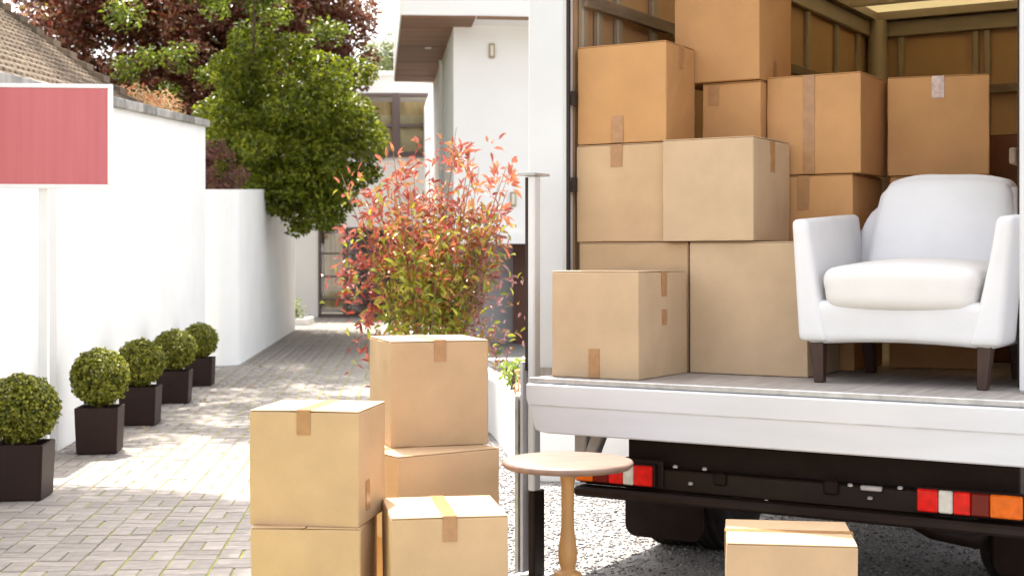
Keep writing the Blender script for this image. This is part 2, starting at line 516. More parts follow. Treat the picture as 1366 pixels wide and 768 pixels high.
laneang = math.atan2(-VX, VY)
for b in vis[:295]:
    o = bpy.data.objects.new('paver_brick', bm_a if b[2] == 0 else bm_b)
    link(o, path)
    o.location = (b[0] + random.uniform(-.0015, .0015), b[1] + random.uniform(-.0015, .0015), random.uniform(-.003, .002))
    o.rotation_euler = (random.uniform(-.008, .008), random.uniform(-.008, .008), laneang + random.uniform(-.012, .012))
rest = [b for b in bricks if b not in near]
V, F = [], []
ca, sa = math.cos(laneang), math.sin(laneang)
rq = random.Random(5)
for (x, y, o) in rest:
    lx, ly = (long_, short_) if o == 0 else (short_, long_)
    t = BH + rq.uniform(-.003, .002); k = len(V)
    for (hx, hy, z) in [(sx * lx / 2, sy * ly / 2, -.01) for sx, sy in ((-1, -1), (1, -1), (1, 1), (-1, 1))] + \
                       [(sx * (lx / 2 - .004), sy * (ly / 2 - .004), t) for sx, sy in ((-1, -1), (1, -1), (1, 1), (-1, 1))]:
        V.append((x + hx * ca - hy * sa, y + hx * sa + hy * ca, z))
    for q in ((4, 5, 6, 7), (0, 1, 5, 4), (1, 2, 6, 5), (2, 3, 7, 6), (3, 0, 4, 7)):
        F.append([k + a for a in q])
tag(quads('paver_field', V, F, 'brick_paver_field', path), kind='stuff')

rng = np.random.default_rng(15)
P = np.stack([rng.uniform(-4.2, -1.5, 90), rng.uniform(9, 30, 90), np.full(90, .016)], 1)
P = P[P[:, 0] > -3.4 - .0763 * (P[:, 1] - 11.2)]
V, F = leaf_cloud(P, np.tile([0, 0, 1.], (len(P), 1)), .055, rng, jitter=.25)
tag(quads('fallen_leaves', V, F, 'peach_leaf'), 'scattered dry leaves lying on the brick path', 'leaves', kind='stuff')

# ------------------------------------------------------------------ left garden wall with coping
wall = thing('garden_wall', 'tall white rendered wall with grey stone coping beside the brick path', 'wall', (0, 0, 0))
def top_z(along): return 2.69 + 0.0643 * (along + 1.6)     # rises slowly along the lane
A0, A1 = -7.0, 8.37
def wall_seg(a0, a1, lat0, lat1, name, zoff=0.0):
    g = G()
    p = [lane(lat0, a0), lane(lat1, a0), lane(lat1, a1), lane(lat0, a1)]
    z = [top_z(a0) + zoff, top_z(a0) + zoff, top_z(a1) + zoff, top_z(a1) + zoff]
    lo = [g.bm.verts.new((*q, -.2)) for q in p]; hi = [g.bm.verts.new((*q, zz)) for q, zz in zip(p, z)]
    fs = [g.bm.faces.new(lo[::-1]), g.bm.faces.new(hi)]
    for i in range(4): fs.append(g.bm.faces.new([lo[i], lo[(i + 1) % 4], hi[(i + 1) % 4], hi[i]]))
    bmesh.ops.recalc_face_normals(g.bm, faces=fs)
    return g.build(name, 'render_white', wall)
wall_seg(A0, -0.05, -0.40, -0.10, 'wall_panel')
wall_seg(-0.04, A1, -0.38, 0.0, 'wall_panel')
g = None
random.seed(11)
a = A0 - .02
while a < A1:
    ln = random.uniform(.75, 1.15); b = min(a + ln, A1 + .04)
    g = G()
    p = [lane(-.36, a), lane(-.04 if a < -.6 else .06, a), lane(-.04 if a < -.6 else .06, b - .008), lane(-.36, b - .008)]
    z0 = [top_z(a), top_z(a), top_z(b), top_z(b)]
    lo = [g.bm.verts.new((*q, z - .004)) for q, z in zip(p, z0)]; hi = [g.bm.verts.new((*q, z + .085 + random.uniform(0, .006))) for q, z in zip(p, z0)]
    fs = [g.bm.faces.new(lo[::-1]), g.bm.faces.new(hi)]
    for i in range(4): fs.append(g.bm.faces.new([lo[i], lo[(i + 1) % 4], hi[(i + 1) % 4], hi[i]]))
    bmesh.ops.recalc_face_normals(g.bm, faces=fs)
    bmesh.ops.bevel(g.bm, geom=list(g.bm.edges), offset=.008, segments=1, affect='EDGES')
    g.build('coping_stone', 'stone_coping', wall)
    a = b

# ------------------------------------------------------------------ low curved wall further on
lw = thing('curved_wall', 'lower white rendered wall with rounded corner under the overhanging green tree', 'wall')
pts = [(-4.55, 20.22), (-4.15, 20.15)]
for k in range(9):
    t = k / 8 * math.pi / 2
    pts.append((-4.15 + .25 * math.sin(t), 20.40 - .25 * math.cos(t)))
for k in range(1, 9):
    y = 20.4 + 10.2 * k / 8; pts.append((-3.9 - .0745 * (y - 20.4), y))
for k in range(1, 7):
    t = k / 6 * math.pi; y = 30.6
    pts.append((-4.66 - .15 + .15 * math.cos(t), y + .15 * math.sin(t)))
inner = [(-4.2 - .0745 * (20.4 - 20.4), 20.55), (-4.55, 20.55)]
ring = pts + inner
g = G()
def lowtop(y, x): return 2.50 + .05 * max(0, y - 20.15) + .03 * max(0, min(1, (x + 4.2) / .25)) * 0
lo = [g.bm.verts.new((x, y, -.1)) for x, y in ring]; hi = [g.bm.verts.new((x, y, lowtop(y, x))) for x, y in ring]
fs = [g.bm.faces.new(hi), g.bm.faces.new(lo[::-1])]
n = len(ring)
for i in range(n): fs.append(g.bm.faces.new([lo[i], lo[(i + 1) % n], hi[(i + 1) % n], hi[i]]))
bmesh.ops.recalc_face_normals(g.bm, faces=fs)
g.build('wall_body', 'render_white', lw)

# ------------------------------------------------------------------ left cottage roof behind the wall
cot = thing('cottage', 'cottage with brown clay tile roof rising behind the tall white wall', 'house')
PITCH = R(36)
def roof_pt(along, up):        # up = metres up the slope from the eave
    x, y = lane(-.28 - up * math.cos(PITCH), along)
    return (x, y, top_z(along) + .10 + up * math.sin(PITCH) * (1))
E0, E1 = -3.2, 5.0
g = G()
x0, y0 = lane(-.32, E0 + .1); 
p = [lane(-.34, E0 + .1), lane(-.34, E1 - .15), lane(-6.0, E1 - .15), lane(-6.0, E0 + .1)]
z = [top_z(E0), top_z(E1), top_z(E1), top_z(E0)]
lo = [g.bm.verts.new((*q, 0)) for q in p]; hi = [g.bm.verts.new((*q, zz)) for q, zz in zip(p, z)]
fs = [g.bm.faces.new(hi), g.bm.faces.new(lo[::-1])] + [g.bm.faces.new([lo[i], lo[(i + 1) % 4], hi[(i + 1) % 4], hi[i]]) for i in range(4)]
# gable end
gx = [g.bm.verts.new(roof_pt(E1 - .15, u)) for u in (0.0, 3.5)]
bmesh.ops.recalc_face_normals(g.bm, faces=fs)
g.build('wall', 'render_white', cot)
g = G()
q = [roof_pt(E0, .0), roof_pt(E1 - .05, .0), roof_pt(E1 - .05, 3.5), roof_pt(E0, 3.5)]
vs = [g.bm.verts.new(t) for t in q]; vb = [g.bm.verts.new((t[0], t[1], t[2] - .08)) for t in q]
fs = [g.bm.faces.new(vs), g.bm.faces.new(vb[::-1])] + [g.bm.faces.new([vs[i], vs[(i + 1) % 4], vb[(i + 1) % 4], vb[i]]) for i in range(4)]
# far slope
far = [roof_pt(E1 - .05, 3.5), roof_pt(E0, 3.5)]
for (p0, p1) in [(far[0], far[1])]:
    e = [lane(-.28 - 7.0 * math.cos(PITCH), E1 - .05), lane(-.28 - 7.0 * math.cos(PITCH), E0)]
    fs.append(g.bm.faces.new([g.bm.verts.new(p0), g.bm.verts.new(p1), g.bm.verts.new((*e[1], 3.0)), g.bm.verts.new((*e[0], 3.0))]))
bmesh.ops.recalc_face_normals(g.bm, faces=fs)
roof = g.build('roof', 'roof_board', cot)
g = G()      # gable infill
t3 = [roof_pt(E1 - .16, 0), roof_pt(E1 - .16, 3.45), (*lane(-.28 - 6.9 * math.cos(PITCH), E1 - .16), 3.1)]
vs = [g.bm.verts.new(t) for t in t3]; vb = [g.bm.verts.new((t[0] - .2 * VX, t[1] - .2, t[2])) for t in t3]
fs = [g.bm.faces.new(vs), g.bm.faces.new(vb[::-1])] + [g.bm.faces.new([vs[i], vs[(i + 1) % 3], vb[(i + 1) % 3], vb[i]]) for i in range(3)]
bmesh.ops.recalc_face_normals(g.bm, faces=fs)
g.build('gable', 'render_white', cot)
# tiles
V, F = [], []
rq = random.Random(9)
COURSE, TW = .118, .17
nrow = int(3.5 / COURSE)
sl = Vector((-VY * math.cos(PITCH), VX * math.cos(PITCH) , math.sin(PITCH))).normalized()
for r in range(nrow):
    up = r * COURSE
    al = E0 + (.5 * TW if r % 2 else 0)
    while al < E1 - TW * 1.5:
        lift = rq.uniform(.024, .036); k = len(V)
        wv = TW - rq.uniform(.004, .010)
        a0 = Vector(roof_pt(al, up - .02 + rq.uniform(-.004, .004))); a1 = Vector(roof_pt(al + wv, up - .02 + rq.uniform(-.004, .004)))
        b0 = Vector(roof_pt(al, up + COURSE + .02)); b1 = Vector(roof_pt(al + wv, up + COURSE + .02))
        zl = Vector((0, 0, 1))
        for t in (a0 + zl * .004, a1 + zl * .004, b1, b0, a0 + zl * (lift + .012), a1 + zl * (lift + .012), b1 + zl * .012, b0 + zl * .012): V.append(tuple(t))
        for q in ((4, 5, 6, 7), (0, 1, 5, 4), (1, 2, 6, 5), (3, 0, 4, 7)): F.append([k + x for x in q])
        al += TW
tag(quads('roof_tiles', V, F, 'roof_tile', cot), kind='stuff')
VC = .225
for r in range(14):      # the stepped verge tiles, each one separate
    g = G()
    a0 = Vector(roof_pt(E1 - TW * 1.6, r * VC - .03)); a1 = Vector(roof_pt(E1 + .06, r * VC - .03))
    b0 = Vector(roof_pt(E1 - TW * 1.6, (r + 1) * VC + .02)); b1 = Vector(roof_pt(E1 + .06, (r + 1) * VC + .02))
    lo = [g.bm.verts.new(t + Vector((0, 0, dz))) for t, dz in ((a0, .012), (a1, .012), (b1, 0), (b0, 0))]
    hi = [g.bm.verts.new(t + Vector((0, 0, dz))) for t, dz in ((a0, .115), (a1, .115), (b1, .035), (b0, .035))]
    fs = [g.bm.faces.new(hi), g.bm.faces.new(lo[::-1])] + [g.bm.faces.new([lo[i], lo[(i + 1) % 4], hi[(i + 1) % 4], hi[i]]) for i in range(4)]
    bmesh.ops.recalc_face_normals(g.bm, faces=fs)
    g.build('verge_tile', 'roof_tile_edge', cot)

# ------------------------------------------------------------------ modern white house
hs_ = thing('modern_house', 'white modern house with deep roof overhang and brown timber soffit', 'house')
def hx(y, off=0): return -.985 - .1 * (y - 24) + off       # its side wall, roughly along the lane
ZS, ZB = 5.43, 1.90
g = G()
g.prism([(hx(24), 24.0), (9, 25.2), (9, 37.4), (hx(37.2), 37.2)], 'z', ZB, ZS + .05)
g.build('upper_wall', 'house_white', hs_)
g = G()
g.prism([(hx(24, -.05), 23.95), (9.05, 25.15), (9.05, 25.5), (hx(24.3, -.05), 24.3)], 'z', ZB - .12, ZB + .06)
g.build('ledge', 'house_white', hs_)
g = G()
g.prism([(hx(26, .4), 26.0), (9, 27.0), (9, 37.3), (hx(37, .4), 37.1)], 'z', -.1, ZB - .002)
g.build('lower_wall', 'garage_grey', hs_)
dr = thing  # door in the recess
g = G()
g.box(.02, .30, 25.70, 26.02, 0, 1.86, bevel=.01)
d_ = g.build('door_post', 'door_brown', hs_)
g = G(); g.box(.33, 1.5, 25.9, 26.05, 0, 1.84, bevel=.01); d_ = g.build('door', 'door_maroon', hs_)
g = G(); g.box(.40, .43, 25.84, 25.9, .9, 1.0); g.build('handle', 'steel', d_)
# roof slab: fascia + soffit planks
OV0, OV1 = 23.0, 31.4
g = G()
g.prism([(-1.80, OV0), (9, OV0 + 1.1), (9, 38.0), (-2.62, OV1 + .1), ], 'z', ZS + .03, ZS + .75)
rf = g.build('roof', 'house_white', hs_)
NP = 8
for k in range(NP):
    ya = OV0 + .06 + (OV1 - OV0 - .1) * k / NP; yb = OV0 + .06 + (OV1 - OV0 - .1) * (k + 1) / NP - .03
    g = G()
    xl = lambda y: -1.775 - .0965 * (y - OV0)
    g.prism([(xl(ya), ya), (hx(ya, .3), ya + .03), (hx(yb, .3), yb + .03), (xl(yb), yb)], 'z', ZS - .005 - (.004 if k % 2 else 0), ZS + .028)
    g.build('soffit_plank', 'soffit_wood', hs_)
g = G(); g.prism([(hx(23.05, .33), 23.1), (9, 24.15), (9, 24.3), (hx(23.2, .33), 23.25)], 'z', ZS - .004, ZS + .028); g.build('soffit_trim', 'soffit_wood', hs_)
g = G(); g.lathe([(.06, 0), (.07, .012), (.05, .02)], 16, (-1.55, 26.3, ZS - .028)); g.build('downlight', 'lamp_glass', rf)
# wall fittings
for (px, z, nm) in ((-.34, 5.03, 0), (.02, 2.53, 1)):
    yy = 24.0 + (px + .985) * .12
    g = G(); g.box(px - .05, px + .05, yy - .05, yy + .02, z - .12, z + .12, bevel=.008)
    w_ = tag(g.build('wall_lamp', 'fitting_brass'), ['slim brass wall lamp high on the white house front under the roof', 'brass wall fitting on the white house front just above the ledge'][nm], 'wall lamp')
    g = G(); g.box(px - .025, px + .028, yy - .075, yy - .048, z - .09, z + .09, bevel=.006); g.build('shade', 'lamp_glass', w_)
for yy in (27.0,):
    g = G(); g.tube([(hx(yy, -.06), yy, ZB + .1), (hx(yy, -.06), yy, ZS - .15)], .04, 10); g.build('downpipe', 'house_white', hs_)

# ------------------------------------------------------------------ building at the end of the lane
bb = thing('back_building', 'two storey white building with taupe windows and glazed doors closing the lane', 'building')
BY = 37.2
def wallrect(x0, x1, z0, z1, y0=BY, y1=BY + .3, m='house_white', nm='wall'):
    g = G(); g.box(x0, x1, y0, y1, z0, z1); return g.build(nm, m, bb)
WX0, WX1, WZ0, WZ1 = -5.75, -2.06, 4.25, 5.86
DX0, DX1, DZ1 = -5.06, -2.3, 2.36
wallrect(-9, WX0, 2.36, 6.3); wallrect(WX0, WX1, WZ1, 6.3); wallrect(WX0, WX1, DZ1, WZ0); wallrect(WX1, -1.6, 0, 6.3)
wallrect(-9, DX0, -.1, 2.358); wallrect(DX1, WX1, -.1, 2.358)
g = G(); g.box(-9.1, -1.6, BY - .12, BY + .35, 6.3, 6.42, bevel=.01); g.build('parapet', 'house_white', bb)
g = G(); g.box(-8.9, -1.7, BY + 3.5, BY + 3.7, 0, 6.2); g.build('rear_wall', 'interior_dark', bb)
g = G(); g.box(-8.9, -1.7, BY + .32, BY + 3.48, 6.0, 6.1); g.build('ceiling', 'house_white', bb)
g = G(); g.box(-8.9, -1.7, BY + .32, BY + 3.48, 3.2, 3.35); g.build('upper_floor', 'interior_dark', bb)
def frame_bar(x0, x1, z0, z1, par, y0=BY - .03, y1=BY + .1):
    g = G(); g.box(x0, x1, y0, y1, z0, z1, bevel=.01); return g.build('frame_bar', 'frame_taupe', par)
g = G(); g.box(WX0, WX1, BY - .08, BY + .2, WZ0 - .07, WZ0); win = g.build('window', 'frame_taupe', bb)
xs = [WX0, -4.85, -3.95, -3.03, WX1]
for i, x in enumerate(xs):
    wdt = .10 if i == 3 else .06
    frame_bar(max(WX0, x - wdt), min(WX1, x + wdt), WZ0 + .002, WZ1, win, BY - .045, BY + .12)
frame_bar(WX0 + .06, WX1 - .06, WZ1 - .1, WZ1 - .002, win); frame_bar(WX0 + .06, WX1 - .06, WZ0 + .72, WZ0 + .80, win); frame_bar(WX0 + .06, WX1 - .06, WZ0 + .004, WZ0 + .08, win)
for i in range(4):
    g = G(); g.box(xs[i] + .05, xs[i + 1] - .05, BY + .04, BY + .05, WZ0 + .05, WZ1 - .05); g.build('pane', 'glass', win)
    g = G(); g.box(xs[i] + .03, xs[i + 1] - .03, BY + .13, BY + .15, WZ0 + .02, WZ0 + 1.05); g.build('blind', 'blind_reflection', win)
    g = G(); g.box(xs[i] + .03, xs[i + 1] - .03, BY + .16, BY + .18, WZ0 + 1.05, WZ1 - .22); g.build('curtain', 'curtain', win)
dxs = [DX0, -4.35, -3.55, -2.85, DX1]
g = G(); g.box(DX0, DX1, BY - .1, BY + .25, -.05, .04); dor = g.build('glazed_door', 'frame_taupe', bb)
for i, x in enumerate(dxs):
    frame_bar(max(DX0, x - .06), min(DX1, x + .06), .042, DZ1, dor, BY - .05, BY + .12)
frame_bar(DX0 + .06, DX1 - .06, DZ1 - .1, DZ1 - .003, dor)
for zz in (.45, 1.05, 1.65):
    for i in range(2): frame_bar(dxs[i] + .06, dxs[i + 1] - .06, zz, zz + .05, dor)
for i in range(4):
    g = G(); g.box(dxs[i] + .05, dxs[i + 1] - .05, BY + .04, BY + .05, .05, DZ1 - .05); g.build('pane', 'glass', dor)
    if i < 1:
        g = G(); g.box(dxs[i] + .1, dxs[i + 1] - .1, BY + .5, BY + .53, .2, 2.2); g.build('curtain', 'curtain', dor)
    if i >= 1:
        g = G(); g.box(dxs[i] + .02, dxs[i + 1] - .02, BY + .6, BY + .63, .05, 2.2); g.build('backing', 'door_maroon', dor)

# low white planter by the end of the curved wall
pl = thing('low_planter', 'small low white planter with a green plant past the curved wall', 'planter', (-5.15, 33.2, 0))
g = G()
for b in ((-.55, .45, -.6, -.5, 0, .16), (-.55, .45, .5, .6, 0, .16), (.35, .45, -.498, .498, 0, .158), (-.55, -.45, -.498, .498, 0, .158)): g.box(*b)
g.build('kerb', 'render_white', pl)
g = G(); g.box(-.44, .34, -.49, .49, .02, .10); g.build('soil', 'soil', pl)
rng = np.random.default_rng(5)
P = rng.normal(0, 1, (500, 3)) * np.array([.14, .2, .16]) + np.array([.0, 0, .3]); P[:, 2] = np.abs(P[:, 2] - .1) + .1
V, F = leaf_cloud(P, rng.normal(0, .4, (500, 3)) + np.array([0, 0, 1]), .07, rng); quads('foliage', V, F, 'green_leaf', pl)

# ================================================================== PLANTS
def tree(name, label, base, top, limbs, clumps, leafmat, leaf, per, seed, group=None, tr=.16, flat=.6, jitter=.7, shell=.5):
    t = thing(name, label, 'tree', base, 0, group)
    rng = np.random.default_rng(seed)
    g = G()
    b = Vector(base); tp = Vector(top) - b
    path_ = [Vector((0, 0, -.1)), tp * .35 + Vector((.08, .05, 0)), tp * .7 + Vector((-.05, 0, 0)), tp]
    g.tube(path_, [tr, tr * .8, tr * .6, tr * .3], 10)
    g.build('trunk', 'bark', t, True)
    for c in limbs:
        g = G(); e = Vector(c) - b; s = tp * rng.uniform(.35, .8)
        m = s.lerp(e, .5) + Vector(rng.normal(0, .12, 3))
        g.tube([s, m, e], [tr * .4, tr * .25, tr * .07], 7); g.build('limb', 'bark', t, True)
    P, Nn = crown_points(clumps, per, rng, flat, shell)
    P = P - np.array(base)
    V, F = leaf_cloud(P, Nn, leaf, rng, jitter=jitter)
    quads('crown', V, F, leafmat, t)
    return t

def clump_field(n, center, radii, rr, seed, inside=None):
    rng = np.random.default_rng(seed); out = []
    while len(out) < n:
        p = rng.uniform(-1, 1, 3)
        l = np.linalg.norm(p)
        if l > 1 or l < .45: continue
        q = np.array(center) + p * np.array(radii)
        if inside is not None and not inside(q): continue
        out.append((*q, rng.uniform(*rr)))
    return out

# green tree hanging over the curved wall
cl = clump_field(120, (-3.95, 25.2, 3.75), (1.5, 1.9, 1.75), (.28, .50), 21)
cl += clump_field(22, (-3.15, 24.6, 3.2), (.75, .9, .85), (.25, .42), 22)
cl += clump_field(16, (-4.6, 24.5, 3.5), (.7, .8, .6), (.25, .4), 23)
cl += clump_field(12, (-3.45, 24.2, 2.35), (.45, .5, .45), (.18, .3), 24)
tree('green_tree', 'dense green tree overhanging the low curved wall', (-5.35, 25.8, 0), (-4.3, 25.5, 4.4),
     [(-3.2, 24.8, 3.6), (-4.6, 24.3, 3.6), (-3.4, 26.2, 4.3), (-4.0, 25.3, 5.0), (-3.4, 24.4, 2.7)], cl, 'green_leaf', .095, 1900, 31, flat=.60, shell=.5, jitter=.9)
# copper tree behind
cl = clump_field(170, (-7.2, 30.5, 6.0), (4.0, 2.4, 3.9), (.5, .85), 41)
cl += clump_field(110, (-5.1, 29.5, 6.2), (2.1, 1.6, 2.6), (.4, .7), 42)
cl += clump_field(110, (-7.0, 28.6, 4.6), (3.6, 1.5, 2.6), (.4, .75), 43)
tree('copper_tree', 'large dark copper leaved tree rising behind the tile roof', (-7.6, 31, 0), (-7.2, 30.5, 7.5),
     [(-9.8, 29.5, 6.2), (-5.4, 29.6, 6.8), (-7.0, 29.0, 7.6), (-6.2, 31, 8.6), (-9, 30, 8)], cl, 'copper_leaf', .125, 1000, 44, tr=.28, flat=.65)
# loose lighter tree between them
cl = clump_field(120, (-4.4, 23.0, 7.3), (2.0, 2.8, 1.3), (.38, .62), 51)  # crown spread above the view to shade the lane
cl += clump_field(80, (-4.1, 18.2, 8.0), (2.1, 2.8, .8), (.28, .46), 53)  # unseen clumps added overhead to dapple the sun on the path
cl += [(-3.35, 26.6, 5.75, .36), (-3.6, 26.6, 5.8, .28), (-4.3, 24.0, 5.9, .4), (-7.2, 26.5, 6.1, .45), (-7.15, 26.5, 5.05, .36), (-6.8, 26.6, 5.3, .32),
       (-6.2, 26.5, 5.3, .40), (-6.35, 26.4, 4.6, .30), (-4.85, 26.3, 5.6, .42), (-4.45, 26.3, 6.1, .42), (-5.5, 26.4, 6.2, .34), (-5.6, 26.2, 4.9, .30)]
tree('lime_tree', 'loose yellow green tree growing between copper tree and dense green tree', (-4.95, 26.6, 0), (-4.85, 25.6, 5.4),
     [(-4.3, 24.0, 5.9), (-3.5, 26.5, 5.7), (-4.0, 22.2, 7.2)], cl, 'lime_leaf', .11, 1250, 52, tr=.08, flat=.85, shell=.1)
# pale tree far behind the back building
cl = clump_field(40, (-5.2, 62, 9.2), (1.9, 1.6, 2.0), (.5, .9), 61)
tree('pale_tree', 'pale sunlit tree showing above the flat roof of the end building', (-5.2, 62, 0), (-5.2, 62, 10.5),
     [(-4.4, 61.5, 9.5), (-6, 61.8, 9.8)], cl, 'pale_leaf', .14, 500, 62, tr=.2)
# out of view to the left, a tree added to shade the near paving
cl = clump_field(100, (-3.75, 10.75, 7.4), (1.5, 2.0, 1.1), (.40, .65), 71)
tree('shade_tree', 'unseen tree added behind the tall white wall to shade the near paving', (-5.0, 7.4, 0), (-4.1, 9.8, 7.0),
     [(-3.2, 10.8, 7.2), (-4.6, 11.2, 7.4), (-3.4, 9.6, 7.6), (-3.8, 11.8, 7.8)], cl, 'green_leaf', .13, 620, 72, tr=.2)

# small shrubs on the wall line
def shrub(name, label, base, clumps, leafmat, leaf, per, seed):
    t = thing(name, label, 'shrub', base)
    rng = np.random.default_rng(seed)
    for c in clumps[:6]:
        g = G(); e = Vector(c[:3]) - Vector(base); g.tube([(0, 0, 0), e * .5 + Vector(rng.normal(0, .04, 3)), e], [.02, .014, .006], 6); g.build('stem', 'bark', t, True)
    P, Nn = crown_points(clumps, per, rng, .8, .3); V, F = leaf_cloud(P - np.array(base), Nn, leaf, rng, width=.4, jitter=1.0)
    quads('foliage', V, F, leafmat, t); return t
cl = clump_field(26, (-4.5, 21.4, 2.85), (.36, .4, .45), (.14, .24), 81)
shrub('maroon_shrub', 'maroon feathery shrub behind the low curved wall', (-4.55, 21.5, 0), cl, 'maroon_leaf', .07, 2600, 82)
cl = [(-4.62 + .0 * k, 16.6 + .42 * k, 3.36 + .035 * k + .05 * math.sin(k * 2.1), .15) for k in range(8)]
cl = [(lane(-.42, 5.1 + .40 * k)[0], lane(-.42, 5.1 + .40 * k)[1], top_z(5.1 + .4 * k) + .20 + .06 * math.sin(k * 2.3), .20 + .04 * math.cos(k)) for k in range(8)]
bx_, by_ = lane(-.75, 6.4)
shrub('blossom_shrub', 'peach and orange blossoming shrub topping the stone coping', (bx_, by_, 0), cl, 'peach_leaf', .07, 2600, 92)

# clipped box balls in square pots
def potted_ball():
    t = thing('potted_boxwood', 'x', 'potted plant', (0, 0, 0), 0, 'clipped box balls in a row by the wall')
    h, w1, w0 = .345, .165, .152
    g = G()
    out = [(-w0, -w0), (w0, -w0), (w0, w0), (-w0, w0)]
    lo = [g.bm.verts.new((x, y, 0)) for x, y in out]; hi = [g.bm.verts.new((x / w0 * w1, y / w0 * w1, h)) for x, y in out]
    it = [g.bm.verts.new((x / w0 * (w1 - .016), y / w0 * (w1 - .016), h)) for x, y in out]; ib = [g.bm.verts.new((x / w0 * (w1 - .02), y / w0 * (w1 - .02), h - .05)) for x, y in out]
    fs = [g.bm.faces.new(lo[::-1]), g.bm.faces.new(ib)]
    for i in range(4):
        j = (i + 1) % 4
        fs += [g.bm.faces.new([lo[i], lo[j], hi[j], hi[i]]), g.bm.faces.new([hi[i], hi[j], it[j], it[i]]), g.bm.faces.new([it[i], it[j], ib[j], ib[i]])]
    bmesh.ops.recalc_face_normals(g.bm, faces=fs)
    es = [e for e in g.bm.edges if e.calc_length() > .2 and not (abs(e.verts[0].co.z - (h - .05)) < 1e-4 and abs(e.verts[1].co.z - (h - .05)) < 1e-4)]
    bmesh.ops.bevel(g.bm, geom=es, offset=.005, segments=2, affect='EDGES')
    g.build('pot', 'pot_brown', t)
    g = G(); q = w1 - .021; g.box(-q, q, -q, q, h - .06, h - .035); g.build('soil', 'soil', t)
    g = G(); g.tube([(0, 0, h - .05), (.006, .004, h + .05), (0, 0, h + .2)], [.022, .018, .012], 8)
    for k in range(7):
        a = k * .9; g.tube([(0, 0, h + .02), (.1 * math.cos(a), .1 * math.sin(a), h + .13)], [.01, .005], 6)
    g.build('stem', 'bark', t, True)
    rng = np.random.default_rng(77); n = 6400
    d = rng.normal(0, 1, (n, 3)); d /= np.linalg.norm(d, axis=1)[:, None]
    rad = .219 * (1 - .38 * rng.uniform(0, 1, n) ** 2.2)
    # tufts: modulate the radius with a lumpy function so clumps and pits form
    tuft = .022 * np.sin(d[:, 0] * 17 + 2 * np.sin(d[:, 2] * 9)) * np.sin(d[:, 1] * 17 + 1) * np.sin(d[:, 2] * 15 + 2)
    P = d * (rad + tuft)[:, None] * np.array([1, 1, .96]) + np.array([0, 0, h + .212])
    V, F = leaf_cloud(P, d * .8 + np.array([0, 0, .5]), .030, rng, width=.62, jitter=.55)
    quads('crown', V, F, 'boxwood_leaf', t)
    return t
PB = potted_ball()
kids = list(PB.children)
pots = [(-3.085, 8.96, 'clipped box ball in dark square pot, farthest from the low curved wall', 1.0, 1.0),
        (-3.215, 11.11, 'clipped box ball in dark square pot, fourth from the low curved wall', .97, 1.02),
        (-3.385, 12.98, 'clipped box ball in dark square pot, middle of the row of five', .98, 1.0),
        (-3.545, 14.96, 'clipped box ball in dark square pot, second from the low curved wall', 1.0, .97),
        (-3.725, 17.0, 'clipped box ball in dark square pot standing next to the low curved wall', .98, .96)]
for i, (x, y, lab, sxy, sz) in enumerate(pots):
    if i == 0: o, ks = PB, kids
    else:
        o = PB.copy(); COL.objects.link(o); ks = []
        for k in kids:
            c_ = k.copy(); COL.objects.link(c_); c_.parent = o; ks.append(c_)
    o.location = (x, y, .012); o.rotation_euler = (0, 0, laneang + (.0, .03, -.02, .02, 0)[i]); o['label'] = lab
    o.scale = (sxy * 1.03, sxy * 1.03, sz)
    for k in ks:
        if k.name.startswith('crown'):
            k.rotation_euler = (0, 0, i * 1.3)
            sq = (1.0, .99, .97, 1.0, .98)[i]; k.scale = (sq, sq * (1.03 - .02 * i), 1.0 + .02 * (i % 2))

# red leaved shrub in a raised planter
rp = thing('raised_planter', 'long low white planter wall beside the red leaved shrub', 'planter')
g = G()
pw = [(-.62, 14.9), (-.16, 12.2), (.10, 9.75), (.60, 9.62), (1.35, 10.4)]
def offs(p, q, d):
    v = Vector((q[0] - p[0], q[1] - p[1])).normalized(); return Vector((v.y, -v.x)) * d
inn = [(p[0] + .2, p[1] + .05) for p in pw[:2]] + [(.28, 9.95), (.56, 9.86), (1.2, 10.5)]
g.prism(pw + inn[::-1], 'z', -.1, .46)
g.build('wall', 'render_white', rp)
g = G(); g.prism(inn + [(1.4, 15.2), (-.42, 15.2)], 'z', -.05, .38); g.build('soil', 'soil', rp)
g = G(); g.prism([(-.60, 14.9), (-.4, 14.9), (1.5, 15.2), (1.5, 15.4), (-.62, 15.2)], 'z', -.1, .455); g.build('wall', 'render_white', rp)

